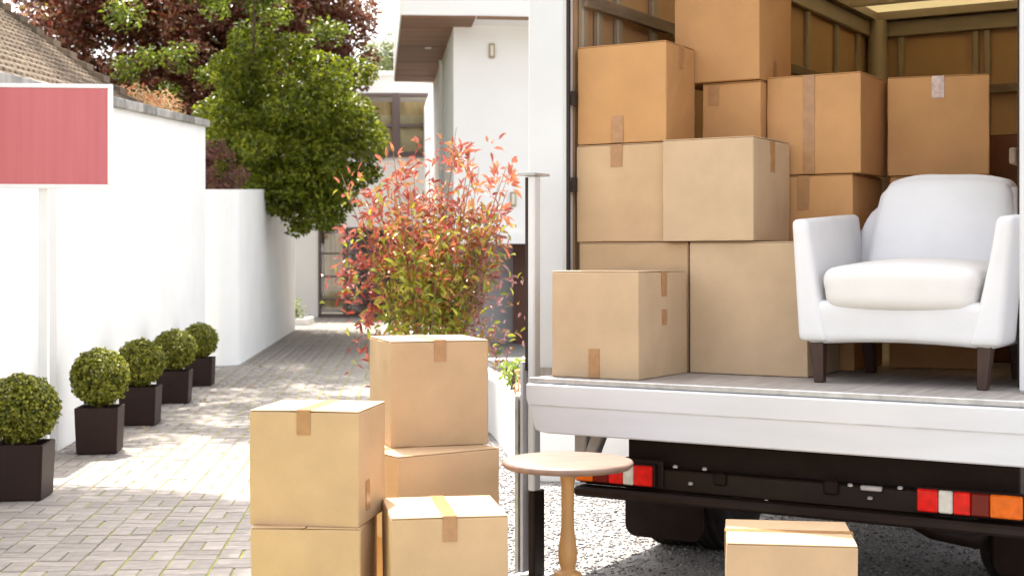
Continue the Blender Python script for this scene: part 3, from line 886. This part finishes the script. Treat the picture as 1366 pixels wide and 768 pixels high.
sb = thing('red_leaved_shrub', 'tall shrub with red, orange and yellow green leaves in the raised planter', 'shrub', (-.76, 13.1, .36)); sb.scale = (.90, .92, 1.19)
rng = np.random.default_rng(101)
leafP, leafA, leafK = [], [], []
random.seed(23)
for s in range(30):
    a = random.uniform(0, 6.283); sp = random.uniform(.15, 1.0) ** .8
    H = random.uniform(1.35, 2.15) * (1 - .20 * sp)
    ex, ey = sp * .92 * math.cos(a), sp * .75 * math.sin(a)
    b0 = Vector((ex * .22, ey * .22, 0)); b1 = Vector((ex * .55 + random.uniform(-.06, .06), ey * .55, H * .5)); b2 = Vector((ex, ey, H))
    pts_ = [b0.lerp(b1, t).lerp(b1.lerp(b2, t), t) for t in (0, .25, .5, .75, 1)]
    g = G(); g.tube(pts_, [.011, .009, .007, .005, .003], 6); g.build('cane', 'cane', sb, True)
    # side twigs with whorls
    for k in range(22):
        t = random.uniform(.22, 1.0)
        p = b0.lerp(b1, t).lerp(b1.lerp(b2, t), t)
        tw = Vector((random.gauss(0, 1), random.gauss(0, 1), random.uniform(-.2, 1.0))).normalized() * random.uniform(.05, .24)
        q = p + tw
        for m in range(random.randint(4, 7)):
            d = (tw.normalized() * .7 + Vector((random.gauss(0, .7), random.gauss(0, .7), random.gauss(.1, .5)))).normalized()
            pos = p.lerp(q, random.uniform(.4, 1.0)); leafP.append(pos + d * .045); leafA.append(d)
# extra low sprays to the left and right
for (cx, cz, nn, sx_) in ((-.74, .76, 130, .13), (.56, .35, 110, .17), (-.6, 1.0, 90, .16), (.5, .8, 60, .17), (-.68, .34, 22, .06)):
    for m in range(nn):
        d = Vector((random.gauss(0, 1), random.gauss(0, 1), random.gauss(.3, .7))).normalized()
        leafP.append(Vector((cx + random.gauss(0, sx_), random.gauss(-.1, .25), cz + random.gauss(0, .14)))); leafA.append(d)
# green heart
for m in range(800):
    d = Vector((random.gauss(0, 1), random.gauss(0, 1), random.gauss(.4, .7))).normalized()
    leafP.append(Vector((random.gauss(.05, .36), random.gauss(0, .3), random.uniform(.1, 1.15)))); leafA.append(d)
def leaf_kind(p):
    z = p.z + random.gauss(0, .16)
    if p.x > .42 and z < 1.0: return 'shrub_mauve' if random.random() < .75 else 'shrub_green'  # mauve puts the shade of the lower right side into the leaf colour
    if p.x < -.48: return 'shrub_red' if random.random() < .8 else 'shrub_green'
    if z > 1.25: return 'shrub_red' if random.random() < .62 else 'shrub_orange'
    if z > .95: return random.choice(['shrub_orange', 'shrub_green', 'shrub_red'])
    return 'shrub_green' if random.random() < .85 else 'shrub_orange'
def leaf_geo(L, W):
    v = [(0, 0, 0), (L * .3, W * .5, .006), (L * .3, 0, -.002), (L * .3, -W * .5, .006), (L * .68, W * .38, .002), (L * .68, 0, -.008), (L * .68, -W * .38, .002), (L, 0, -.02)]
    f = [(0, 2, 1), (0, 3, 2), (1, 2, 5, 4), (2, 3, 6, 5), (4, 5, 7), (5, 6, 7)]
    return v, f
lm = {}
for kname in ('shrub_red', 'shrub_orange', 'shrub_green', 'shrub_mauve'):
    v, f = leaf_geo(.10, .034)
    me = bpy.data.meshes.new('leaf'); me.from_pydata(v, [], f); me.materials.append(MATS[kname]); lm[kname] = me
order = sorted(range(len(leafP)), key=lambda i: -(abs(leafP[i].x) * .8 + leafP[i].z * .75 - leafP[i].y * .5 + random.uniform(0, .5)))
single = set(order[:280])
bulk = {k: ([], []) for k in lm}
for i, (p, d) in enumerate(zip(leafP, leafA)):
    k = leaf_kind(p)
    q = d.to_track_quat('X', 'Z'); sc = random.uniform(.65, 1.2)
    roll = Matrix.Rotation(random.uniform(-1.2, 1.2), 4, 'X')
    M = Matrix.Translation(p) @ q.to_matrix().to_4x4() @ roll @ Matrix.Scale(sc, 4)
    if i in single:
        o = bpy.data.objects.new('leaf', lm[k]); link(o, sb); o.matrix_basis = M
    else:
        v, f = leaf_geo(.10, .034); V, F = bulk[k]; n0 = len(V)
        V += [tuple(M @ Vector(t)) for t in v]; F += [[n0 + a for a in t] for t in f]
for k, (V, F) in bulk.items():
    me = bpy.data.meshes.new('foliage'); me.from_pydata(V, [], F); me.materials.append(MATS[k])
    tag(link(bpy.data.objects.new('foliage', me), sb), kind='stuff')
# little fresh plant + orange tuft in the planter next to the truck
cl = [(.0, 11.5, .56, .10), (.05, 11.4, .66, .08), (-.05, 11.6, .62, .07)]
shrub('fresh_green_plant', 'small fresh green plant at the planter edge beside the truck', (.02, 11.5, .36), cl, 'fresh_leaf', .06, 5200, 111)
cl = [(.13, 10.9, .62, .11), (.17, 10.8, .74, .09), (.1, 11.0, .5, .1)]
shrub('orange_leaved_plant', 'small orange leaved plant in the planter beside the truck', (.14, 10.9, .36), cl, 'peach_leaf', .06, 4200, 112)

# ------------------------------------------------------------------ for-sale style board
sg = thing('sign_board', 'plain red board with white frame on a white post by the wall', 'sign', (-3.10, 9.40, 0), R(5))
SW0, SW1, SZ0, SZ1 = -.385, .425, 2.0, 2.635
g = G(); g.box(SW0, SW1, -.012, .012, SZ0, SZ1); g.build('panel', 'sign_red', sg)
for b in ((SW0 - .03, SW1 + .03, SZ1, SZ1 + .028), (SW0 - .03, SW1 + .03, SZ0 - .028, SZ0)):
    g = G(); g.box(b[0], b[1], -.02, .02, b[2], b[3], bevel=.003); g.build('frame_bar', 'sign_white', sg)
for b in ((SW0 - .03, SW0), (SW1, SW1 + .03)):
    g = G(); g.box(b[0], b[1], -.019, .019, SZ0 + .001, SZ1 - .001, bevel=.003); g.build('frame_bar', 'sign_white', sg)
g = G(); g.box(-.03, .03, .021, .075, 0, SZ1 + .02, bevel=.004); g.build('post', 'sign_white', sg)

# ================================================================== TRUCK
TA = R(31)
TO = Vector((.073, 6.33, 0))
def tw(u, w, z=0): return Vector((TO.x + u * math.cos(TA) + w * math.sin(TA), TO.y - u * math.sin(TA) + w * math.cos(TA), z))
tk = thing('moving_truck', 'white box truck with open rear, tail lift and loaded cargo bed', 'truck', TO, -TA)
FZ = .98
UL, UR, W0, W1, CZ = -.13, 1.98, .58, 5.48, 3.34
def part(name, mat, *boxes, bevel=0.0, parent=None, smooth=False):
    g = G()
    for b in boxes: g.box(*b, bevel=bevel)
    return g.build(name, mat, parent or tk, smooth)
# platform (tail lift deck) and cargo floor
part('cargo_floor', 'truck_floor', (UL - .2, UR + .2, W0 - .02, W1 + .05, FZ - .12, FZ - .002))
part('lift_platform', 'truck_floor', (.012, 2.34, .03, W0 - .03, FZ - .05, FZ - .001))
part('platform_sill', 'sill_metal', (.010, 2.345, -.012, .028, FZ - .022, FZ + .002), bevel=.003)
g = G()
g.prism([(.006, FZ - .024), (2.36, FZ - .024), (2.36, .742), (.11, .742), (.055, .752), (.006, .89)], 'y', -.035, .03, bevel=.006)
pn = g.build('tail_panel', 'truck_panel', tk)
g = G(); g.prism([(.03, .862), (2.36, .862), (2.36, .8655), (.03, .8655)], 'y', -.0372, -.030); g.build('seam', 'steel', pn)
# lift arms below the platform
for (u, du) in ((.10, .0), (.20, .10)):
    g = G(); g.prism([(u, .74), (u + .06, .74), (u + .06 - du, .50), (u - du, .50)], 'y', .24, .30, bevel=.006); g.build('lift_arm', 'steel', tk)
# rear frame posts, header, sill
part('rear_post', 'truck_white', (UL - .215, UL - .004, W0, W0 + .09, .80, 3.62), bevel=.012)
part('rear_post', 'truck_white', (UR + .004, UR + .215, W0, W0 + .09, .80, 3.62), bevel=.012)
part('header', 'truck_white', (UL - .214, UR + .214, W0 + .002, W0 + .09, 3.36, 3.61), bevel=.01)
part('door_seal', 'rubber_seal', (UL - .006, UL + .010, W0 + .012, W0 + .03, FZ, 3.36))
part('door_seal', 'rubber_seal', (UR - .010, UR + .006, W0 + .012, W0 + .03, FZ, 3.36))
# body walls
part('side_wall', 'truck_liner', (UL - .05, UL, W0 + .091, W1, FZ - .001, CZ + .05))
part('side_skin', 'truck_white', (UL - .215, UL - .052, W0 + .092, W1 + .1, .85, CZ + .2))
part('side_wall', 'truck_liner', (UR, UR + .05, W0 + .091, W1, FZ - .001, CZ + .05))
part('side_skin', 'truck_white', (UR + .052, UR + .215, W0 + .092, W1 + .1, .85, CZ + .2))
part('bulkhead', 'truck_liner', (UL - .04, UR + .04, W1 + .002, W1 + .05, FZ - .001, CZ + .05))
part('front_skin', 'truck_white', (UL - .21, UR + .21, W1 + .102, W1 + .16, .85, CZ + .2))
# roof: opaque border + translucent panel
RB = .22
part('roof_border', 'truck_rib', (UL - .05, UL + .10, W0 + .091, W1, CZ, CZ + .06), (UR - .10, UR + .05, W0 + .091, W1, CZ, CZ + .06),
     (UL + .101, UR - .101, W1 - .12, W1, CZ, CZ + .06), (UL + .101, UR - .101, W0 + .091, W0 + .3, CZ, CZ + .06))
part('skylight', 'skylight', (UL + .09, UR - .09, W0 + .29, W1 - .11, CZ + .062, CZ + .068))
for w in (1.5, 2.6, 3.7, 4.7):
    part('roof_bow', 'truck_rib', (UL, UR, w, w + .05, CZ + .005, CZ + .055))
# cove beams
part('cove_beam', 'truck_rib', (UL + .001, UL + .05, W0 + .1, W1 - .001, 3.215, 3.335), bevel=.008)
part('cove_beam', 'truck_rib', (UR - .05, UR - .001, W0 + .1, W1 - .001, 3.215, 3.335), bevel=.008)
part('cove_beam', 'truck_rib', (UL + .051, UR - .051, W1 - .05, W1 - .001, 3.215, 3.335), bevel=.008)
g = G(); g.tube([(UL + .09, W1 - .09, FZ), (UL + .09, W1 - .09, CZ - .003)], .075, 14); g.build('corner_post', 'truck_rib', tk, True)
# ribs
for w in (.70, .86, 1.08, 1.5, 2.0, 2.5, 3.0, 3.5, 3.97, 4.6, 5.1):
    part('wall_rib', 'truck_rib', (UL + .001, UL + .032, w, w + .055, FZ, 3.213), bevel=.006)
    part('wall_rib', 'truck_rib', (UR - .032, UR - .001, w, w + .055, FZ, 3.213), bevel=.006)
for u in (.10, .66, .745, 1.2, 1.75):
    part('wall_rib', 'truck_rib', (u, u + .045, W1 - .034, W1 - .001, FZ, 3.213), bevel=.006)
for z in (2.735, 1.9):
    part('lash_rail', 'lash_rail', (UL + .034, UL + .062, W0 + .10, W1 - .17, z, z + .068), bevel=.006)
    part('lash_rail', 'lash_rail', (UR - .062, UR - .034, W0 + .10, W1 - .06, z, z + .068), bevel=.006)
    part('lash_rail', 'lash_rail', (UL + .17, UR - .063, W1 - .062, W1 - .036, z, z + .068), bevel=.006)
for z in (1.83, 2.25, 2.9):
    part('hinge', 'rubber_seal', (UL + .012, UL + .03, W0 + .03, W0 + .07, z, z + .07))
# masts of the tail lift
def mast(u0, u1, side):
    m = part('lift_mast', 'truck_white', (u0 + .035, u1, .30, .36, .42, 1.895), bevel=.006)
    part('mast_slot', 'rubber_seal', (u0 + .004, u0 + .034, .33, .41, .98, 1.89), parent=m)
    part('mast_cap', 'steel', (u0 - .012, u1 + .008, .29, .43, 1.896, 1.908), parent=m)
    part('guide_strip', 'sill_metal', (u0 - .035, u0 - .018, .30, .36, .03, .86), parent=m)
    part('guide_strip', 'truck_panel', (u0 - .012, u0 + .002, .31, .40, .03, 1.02), parent=m)
    part('lower_leg', 'bumper_black', (u0 + .03, u1 - .006, .31, .41, .0, .418), bevel=.006, parent=m)
    part('foot', 'steel', (u0 - .06, u1 + .02, .26, .46, -.004, .012), parent=m)
mast(-.215, -.143, 0)
part('side_post', 'truck_white', (2.035, 2.30, .30, .37, .985, 3.6), bevel=.01)
# chassis
part('crossmember', 'chassis_black', (.394, 2.06, .20, .30, .50, .712), bevel=.006)
part('bumper', 'bumper_black', (.19, 2.20, .06, .16, .462, .505), bevel=.012)
part('bumper_face', 'bumper_black', (.21, 2.18, .135, .197, .507, .60), bevel=.006)
part('lamp_bracket', 'bumper_black', (.193, .60, .118, .133, .515, .637), bevel=.004)
for (u, z) in ((.655, .612), (.79, .612), (.725, .545), (1.42, .595), (1.62, .60), (1.50, .55)):
    g = G(); g.lathe([(.011, 0), (.011, .008), (.006, .012)], 10, (u, .128, z)); ob = g.build('bolt', 'steel', tk); 
for (u, z, s) in ((.86, .58, .028), (1.34, .585, .03)):
    part('plug_socket', 'chassis_black', (u - s, u + s, .115, .14, z - s, z + s), bevel=.008)
part('plate_lamp', 'steel', (1.465, 1.55, .11, .134, .585, .605), bevel=.004)
def lamp(u0, cols, z0, z1):
    l = part('tail_lamp', 'bumper_black', (u0 - .006, u0 + sum(c[1] for c in cols) + .006, .088, .12, z0 - .006, z1 + .006), bevel=.004)
    u = u0
    for (m, wd) in cols:
        part('lens', m, (u + .001, u + wd - .001, .068, .090, z0, z1), bevel=.005, parent=l); u += wd
lamp(.20, [('lens_orange', .085), ('lens_dark_red', .075), ('lens_red', .07), ('lens_white', .052), ('lens_red', .088)], .530, .617)
lamp(1.70, [('lens_red', .082), ('lens_white', .056), ('lens_red', .066), ('lens_dark_red', .07), ('lens_orange', .12)], .530, .617)
for (u0, u1) in ((.02, .435), (1.80, 2.20)):
    g = G(); pts2 = []
    r = .06
    for (cx, cz, a0) in ((u0 + r, .13 + r, 180), (u1 - r, .13 + r, 270)):
        for k in range(6): t = R(a0 + 18 * k); pts2.append((cx + r * math.cos(t), cz + r * math.sin(t)))
    pts2 += [(u1, .52), (u0, .52)]
    g.prism(pts2, 'y', .92, .945, bevel=.003); g.build('mudflap', 'chassis_black', tk)
def wheel(u, w, wd=.22):
    q = bpy.data.objects.new('wheel', None); link(q, tk); q.location = (u, w, .36); q.empty_display_size = .1
    g = G(); h = wd / 2
    g.lathe([(.20, -h * .7), (.24, -h), (.33, -h * .96), (.355, -h * .75), (.364, -h * .3), (.364, h * .3), (.355, h * .75), (.33, h * .96), (.24, h), (.20, h * .7)], 40, (0, 0, 0), 'x'); g.build('tyre', 'tyre', q, True)
    for k in range(4):
        g = G(); x = -h * .6 + h * 1.2 * k / 3
        g.lathe([(.350, x - .012), (.369, x - .010), (.369, x + .010), (.350, x + .012)], 40, (0, 0, 0), 'x'); g.build('tread', 'tyre', q)
    g = G(); g.lathe([(.05, -h * .8), (.20, -h * .6), (.205, h * .6), (.05, h * .8)], 24, (0, 0, 0), 'x'); g.build('rim', 'rim_grey', q, True)
for (u, w) in ((.06, 1.50), (.31, 1.50), (1.78, 1.50), (2.03, 1.50), (.06, 5.1), (2.03, 5.1)): wheel(u, w)
for u in (.62, 1.40): part('chassis_rail', 'chassis_black', (u, u + .07, .301, 5.6, .62, .83))
g = G(); g.tube([(.1, 1.5, .36), (.95, 1.5, .36), (1.03, 1.5, .36), (1.98, 1.5, .36)], [.05, .055, .12, .05], 10); g.build('axle', 'chassis_black', tk)
for u in (.58, 1.42):
    g = G()
    for k in range(4): g.tube([(u + .04, .75 + .1 * k, .56 - .025 * k), (u + .04, 1.5, .42 - .03 * k), (u + .04, 2.25 - .1 * k, .56 - .025 * k)], .02, 6)
    g.build('leaf_spring', 'chassis_black', tk)
g = G(); g.tube([(1.30, .62, .50), (1.55, .9, .30), (1.72, .95, .28), (1.78, 1.0, .36)], [.03, .035, .05, .03], 10); g.build('exhaust', 'chassis_black', tk, True)
for w in (.9, 2.2, 3.5, 4.8): part('floor_bearer', 'chassis_black', (UL - .15, UR + .15, w, w + .08, .835, .858))
part('toolbox', 'chassis_black', (1.0, 1.38, .31, .7, .45, .70), bevel=.01)

# ================================================================== BOXES
def carton(label, w, d, h, loc, rz, seam='y', tapes=(), mat='cardboard', toptape=True, tapemat='tape', bulge=.003, group=None, drop=.09):
    """loc = front-left-bottom corner in world; local x along the front, y into depth"""
    t = thing('cardboard_box', label, 'box', loc, rz, group)
    FT = .005
    g = G()
    g.box(0, w, 0, d, 0, h - FT - .001, bevel=.005, seg=2)
    rd = random.Random(label + 'd')
    bmesh.ops.subdivide_edges(g.bm, edges=[e for e in g.bm.edges if e.calc_length() > .1], cuts=5, use_grid_fill=True)
    for v in g.bm.verts:           # faces belly out a touch
        x, y, z = v.co.x / w, v.co.y / d, v.co.z / h
        b = bulge * math.sin(math.pi * max(0, min(1, z)))
        v.co.y += (-b if y < .02 else b if y > .98 else 0) * math.sin(math.pi * max(0, min(1, x)))
        v.co.x += (-b if x < .02 else b if x > .98 else 0) * math.sin(math.pi * max(0, min(1, y)))
        v.co += Vector((rd.gauss(0, .0007), rd.gauss(0, .0007), 0))
    g.build('body', mat, t)
    gp = .003
    rr = random.Random(label)
    lift1, lift2 = rr.uniform(0, .003), rr.uniform(0, .003)
    if seam == 'y':      # seam runs front to back
        fl = [(.001, w / 2 - gp / 2, .001, d - .001), (w / 2 + gp / 2, w - .001, .001, d - .001)]
    else:
        fl = [(.001, w - .001, .001, d / 2 - gp / 2), (.001, w - .001, d / 2 + gp / 2, d - .001)]
    for i, f in enumerate(fl):
        g = G(); g.box(f[0], f[1], f[2], f[3], h - FT, h - .0005, bevel=.0018)
        for v in g.bm.verts:      # free edge of a flap lifts a hair
            s = (v.co.x / (w / 2) if seam == 'y' else v.co.y / (d / 2))
            s = 1 - abs(s - 1)
            v.co.z += max(0, s) * (lift1, lift2)[i]
        g.build('flap', mat, t)
    TWD = .052
    if toptape:
        z = h + .0035
        g = G()
        if seam == 'y':
            a, b = w / 2 - TWD / 2, w / 2 + TWD / 2
            g.box(a, b, -.002, d + .002, z - .0035, z - .0005); g.box(a, b, -.0048, -.0012, h - drop, z - .001); g.box(a, b, d + .0012, d + .0048, h - drop * .9, z - .001)
        else:
            a, b = d / 2 - TWD / 2, d / 2 + TWD / 2
            g.box(-.002, w + .002, a, b, z - .0035, z - .0005); g.box(-.0048, -.0012, a, b, h - drop, z - .001); g.box(w + .0012, w + .0048, a, b, h - drop * .9, z - .001)
        g.build('tape', tapemat, t)
    for tp in tapes:     # (face, centre fraction, z0, z1[, width, material])
        face, c, z0, z1 = tp[:4]
        wd = tp[4] if len(tp) > 4 else TWD
        mt = tp[5] if len(tp) > 5 else tapemat
        g = G()
        if face == 'F': g.box(w * c - wd / 2, w * c + wd / 2, -.0055, -.0005, z0, z1)
        else: g.box(w + .0005, w + .0055, d * c - wd / 2, d * c + wd / 2, z0, z1)
        g.build('tape', mt, t)
    return t

# --- stacks on the paving
def on(c, rz):  # corner given as the front-right near corner -> front-left
    return c
def fl_from_right(x, y, w, rz): return (x - w * math.cos(rz), y - w * math.sin(rz))
# left stack; rz negative turns the right face towards the camera
rz = R(-9); x, y = fl_from_right(-.566, 5.256, .42, rz)
carton('taped cardboard box on top of the two box stack on the brick paving', .42, .40, .43, (x, y, .512), rz, 'y', [('R', .3, .05, .16)])
rz = R(-3); x, y = fl_from_right(-.558, 5.25, .41, rz)
carton('cardboard box carrying a taped box, bottom of the two box stack', .41, .42, .499, (x, y, .0135), rz, 'y', [], toptape=False)
# right stack
rz = R(17)
carton('cardboard box on top of the tallest stack, in front of the red leaved shrub', .43, .45, .45, (-.513, 6.02, .7075), rz, 'y', [])
rz = R(35)
carton('turned cardboard box under the top one of the tallest stack', .50, .45, .35, (-.463, 5.77, .355), rz, 'x', [], toptape=True)
rz = R(30)
carton('cardboard box at the bottom of the tallest stack, behind the front box', .48, .45, .341, (-.455, 5.79, .0135), rz, 'x', [], mat='cardboard_shade_tone', toptape=False)
rz = R(9.3)
carton('tall cardboard box standing on the ground before the tallest stack', .432, .455, .558, (-.44, 5.18, .004), rz, 'y', [], tapemat='tape')
# single box behind the truck
rz = R(-8)
carton('single cardboard box on gravel behind the truck bumper', .455, .47, .498, (.761, 5.05, .002), rz, 'x', [])

# --- boxes on the truck (truck coordinates)
def tbox(label, u0, u1, w0, d, z0, z1, tapes=(), mat='cardboard', seam='x', top=False, twist=0.0, **k):
    p = tw(u0, w0, z0)
    return carton(label, u1 - u0, d, z1 - z0 - .002, (p.x, p.y, p.z), -TA + R(twist), seam, tapes, mat, top, **k)
tbox('pale cardboard box at the edge of the lift platform', .060, .492, .105, .505, FZ, 1.455, [('F', .50, .003, .13), ('R', .5, .36, .47), ('R', .5, .23, .30)], twist=-.5, mat='cardboard_lit_tone')
tbox('cardboard box on the truck floor half hidden behind the platform box', -.088, .487, .640, .85, FZ, 1.586)
tbox('big square cardboard box on the truck floor next to the armchair', .502, 1.070, .622, .445, FZ, 1.586, mat='cardboard_lit_tone')
tbox('cardboard box in the second layer against the truck side wall', -.105, .358, .645, .45, 1.588, 2.058, [('F', .47, .36, .467, .062)])
tbox('pale cardboard box on top of the big square box by the armchair', .372, .824, .605, .455, 1.588, 2.063, [('R', .5, .32, .465)], twist=-.6, mat='cardboard_lit_tone')
tbox('cardboard box on top of the column at the truck side wall', -.100, .370, .645, .34, 2.060, 2.536, [('F', .46, .003, .13, .062), ('R', .5, .36, .472)], mat='cardboard_shade_tone', twist=.5)
tbox('small cardboard box squeezed in beneath the topmost box', .395, .696, 1.02, .36, 2.066, 2.367, [('F', .20, .19, .29, .055)], mat='cardboard_shade_tone')
tbox('cardboard box tucked in behind the pale box of the second layer', .37, .69, 1.075, .38, 1.588, 2.064, [], mat='cardboard_shade_tone')
tbox('topmost box of the load, its top near the truck roof', .254, .698, 1.0, .44, 2.369, 2.87, [('R', .45, .003, .11)], mat='cardboard_shade_tone')
tbox('cardboard box with a long vertical tape, upper one of the pair', .703, 1.165, 1.085, .43, 1.909, 2.385, [('F', .46, .003, .472, .056)], mat='cardboard_shade_tone', top=False)
tbox('cardboard box under the long taped box', .727, 1.125, 1.09, .47, 1.45, 1.907, [('F', .40, .29, .453, .056)], mat='cardboard_shade_tone')
tbox('bottom cardboard box of the column behind the armchair arm', .74, 1.13, 1.093, .46, FZ, 1.448, [], mat='cardboard_shade_tone')
tbox('cardboard box with a short pale tape, standing alone above the armchair', 1.200, 1.669, 1.40, .42, 1.908, 2.388, [('F', .50, .37, .476, .058, 'tape_pale')], mat='cardboard_shade_tone', twist=13)
tbox('cardboard box directly behind the armchair back, below the pale taped box', 1.212, 1.68, 1.402, .42, 1.447, 1.906, [], mat='cardboard_shade_tone', twist=12)
tbox('bottom cardboard box on the truck floor behind the armchair', 1.205, 1.675, 1.405, .42, FZ, 1.445, [('F', .3, .1, .3)], mat='cardboard_shade_tone', twist=12)
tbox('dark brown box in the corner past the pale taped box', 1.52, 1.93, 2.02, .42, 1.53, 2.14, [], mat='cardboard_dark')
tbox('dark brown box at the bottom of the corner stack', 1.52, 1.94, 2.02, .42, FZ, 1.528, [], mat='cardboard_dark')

# ================================================================== ARMCHAIR
cl_ = tw(1.095, .375, FZ)
ch = thing('armchair', 'white upholstered armchair with dark tapered wooden legs on the lift platform', 'armchair', (cl_.x, cl_.y, FZ), -TA - R(1.5))
CW, CD = .875, .76
# body skirt with slightly arched bottom edge
def skirt(u, v, w, p):
    x, y, z = p
    if w < 0: z += .018 * math.cos(u * math.pi / 2) * (-w)
    x *= 1 - .035 * (1 - w) * .5
    return (x, y, z)
g = G(); g.soft(CW / 2, CD / 2, .255, CW - .05, CD - .04, .19, .035, 16, skirt); g.build('base', 'upholstery', ch, True)
def arm(sign):
    def f(u, v, w, p):
        x, y, z = p
        t = (w + 1) / 2                       # 0 bottom .. 1 top
        o = u * sign                          # +1 outer face
        x += sign * (.045 * t)                # flare outward with height
        if o < 0: x -= sign * (.055 * (1 - t) ** 1.5)     # thicker towards the bottom inside
        y += .035 * t * (1 - (v + 1) / 2)      # front edge leans back
        z += .020 * v * t
        return (x, y, z)
    g = G()
    cx = .052 if sign < 0 else CW - .052
    g.soft(cx, CD * .48, .445, .075, CD * .95, .54, .026, 18, f)
    return g.build('arm', 'upholstery', ch, True)
arm(-1); arm(1)
def back(u, v, w, p):
    x, y, z = p
    t = (w + 1) / 2
    z -= .16 * (abs(u) ** 3.0) * t
    y += .10 * t
    return (x, y, z)
g = G(); g.soft(CW / 2, CD - .10, .54, CW - .09, .12, .62, .05, 18, back); g.build('back', 'upholstery', ch, True)
def pillow(u, v, w, p):
    x, y, z = p
    t = (w + 1) / 2
    z -= .085 * (max(0, abs(u) - .2) ** 2.0) * t + .012 * math.sin(3.1 * u + 1) * t * .5
    x += .035 * t * (-u)
    y += .13 * t - .055 * (1 - u * u) * (1 - (w * .9) ** 2) * (1 if v < 0 else .2)
    x *= 1 + .03 * math.sin(math.pi * t)
    return (x, y, z)
g = G(); g.soft(CW / 2 + .035, CD - .185, .685, .67, .17, .45, .06, 22, pillow); g.build('back_cushion', 'upholstery', ch, True)
def seat(u, v, w, p):
    x, y, z = p
    if w > 0: z += .035 * (1 - u ** 2) * (1 - .5 * v * v) + .012 * v
    x *= 1 + .05 * w * .8
    y -= .03 * (1 - u * u) * (1 if v < 0 else 0)
    return (x, y, z)
g = G(); g.soft(CW / 2, .33, .402, .645, .63, .185, .055, 20, seat); g.build('seat_cushion', 'upholstery_cream', ch, True)
for (x, y, bx, by) in ((.085, .065, .012, -.012), (CW - .085, .065, -.012, -.012), (.10, CD - .1, .01, .03), (CW - .10, CD - .1, -.01, .03)):
    g = G()
    a0, a1 = .031, .021
    lo = [g.bm.verts.new((x + bx + sx * a1, y + by + sy * a1, 0)) for sx, sy in ((-1, -1), (1, -1), (1, 1), (-1, 1))]
    hi = [g.bm.verts.new((x + sx * a0, y + sy * a0, .20)) for sx, sy in ((-1, -1), (1, -1), (1, 1), (-1, 1))]
    fs = [g.bm.faces.new(lo[::-1]), g.bm.faces.new(hi)] + [g.bm.faces.new([lo[i], lo[(i + 1) % 4], hi[(i + 1) % 4], hi[i]]) for i in range(4)]
    bmesh.ops.recalc_face_normals(g.bm, faces=fs); bmesh.ops.bevel(g.bm, geom=list(g.bm.edges), offset=.004, segments=1, affect='EDGES')
    g.build('leg', 'dark_wood', ch)

# ================================================================== SIDE TABLE
tb = thing('side_table', 'round wooden pedestal side table standing on the gravel', 'table', (.222, 5.68, 0), R(18))
g = G()
g.lathe([(.02, .672), (.225, .672), (.25, .676), (.261, .686), (.263, .694), (.258, .702), (.25, .7045), (.02, .705)], 72); g.build('table_top', 'pine_top', tb, True)
me = tb.children[0].data
g = G()
g.lathe([(.06, .671), (.06, .66), (.032, .65), (.026, .60), (.025, .50), (.026, .44), (.030, .40), (.036, .36), (.038, .335), (.036, .30), (.029, .275), (.028, .268), (.040, .262), (.055, .255), (.058, .235), (.05, .215), (.045, .17), (.02, .16)], 32)
g.build('pedestal', 'pine_table', tb, True)
for k in range(3):
    a = R(-60 + 120 * k)
    g = G()
    pr = [(.03, .245), (.10, .225), (.18, .15), (.25, .05), (.29, .03), (.305, .005), (.27, .0), (.235, .012), (.17, .095), (.10, .165), (.03, .185)]
    g.prism([(p[0], p[1]) for p in pr], 'y', -.018, .018, bevel=.005)
    o = g.build('leg', 'pine_table', tb); o.rotation_euler = (0, 0, a)
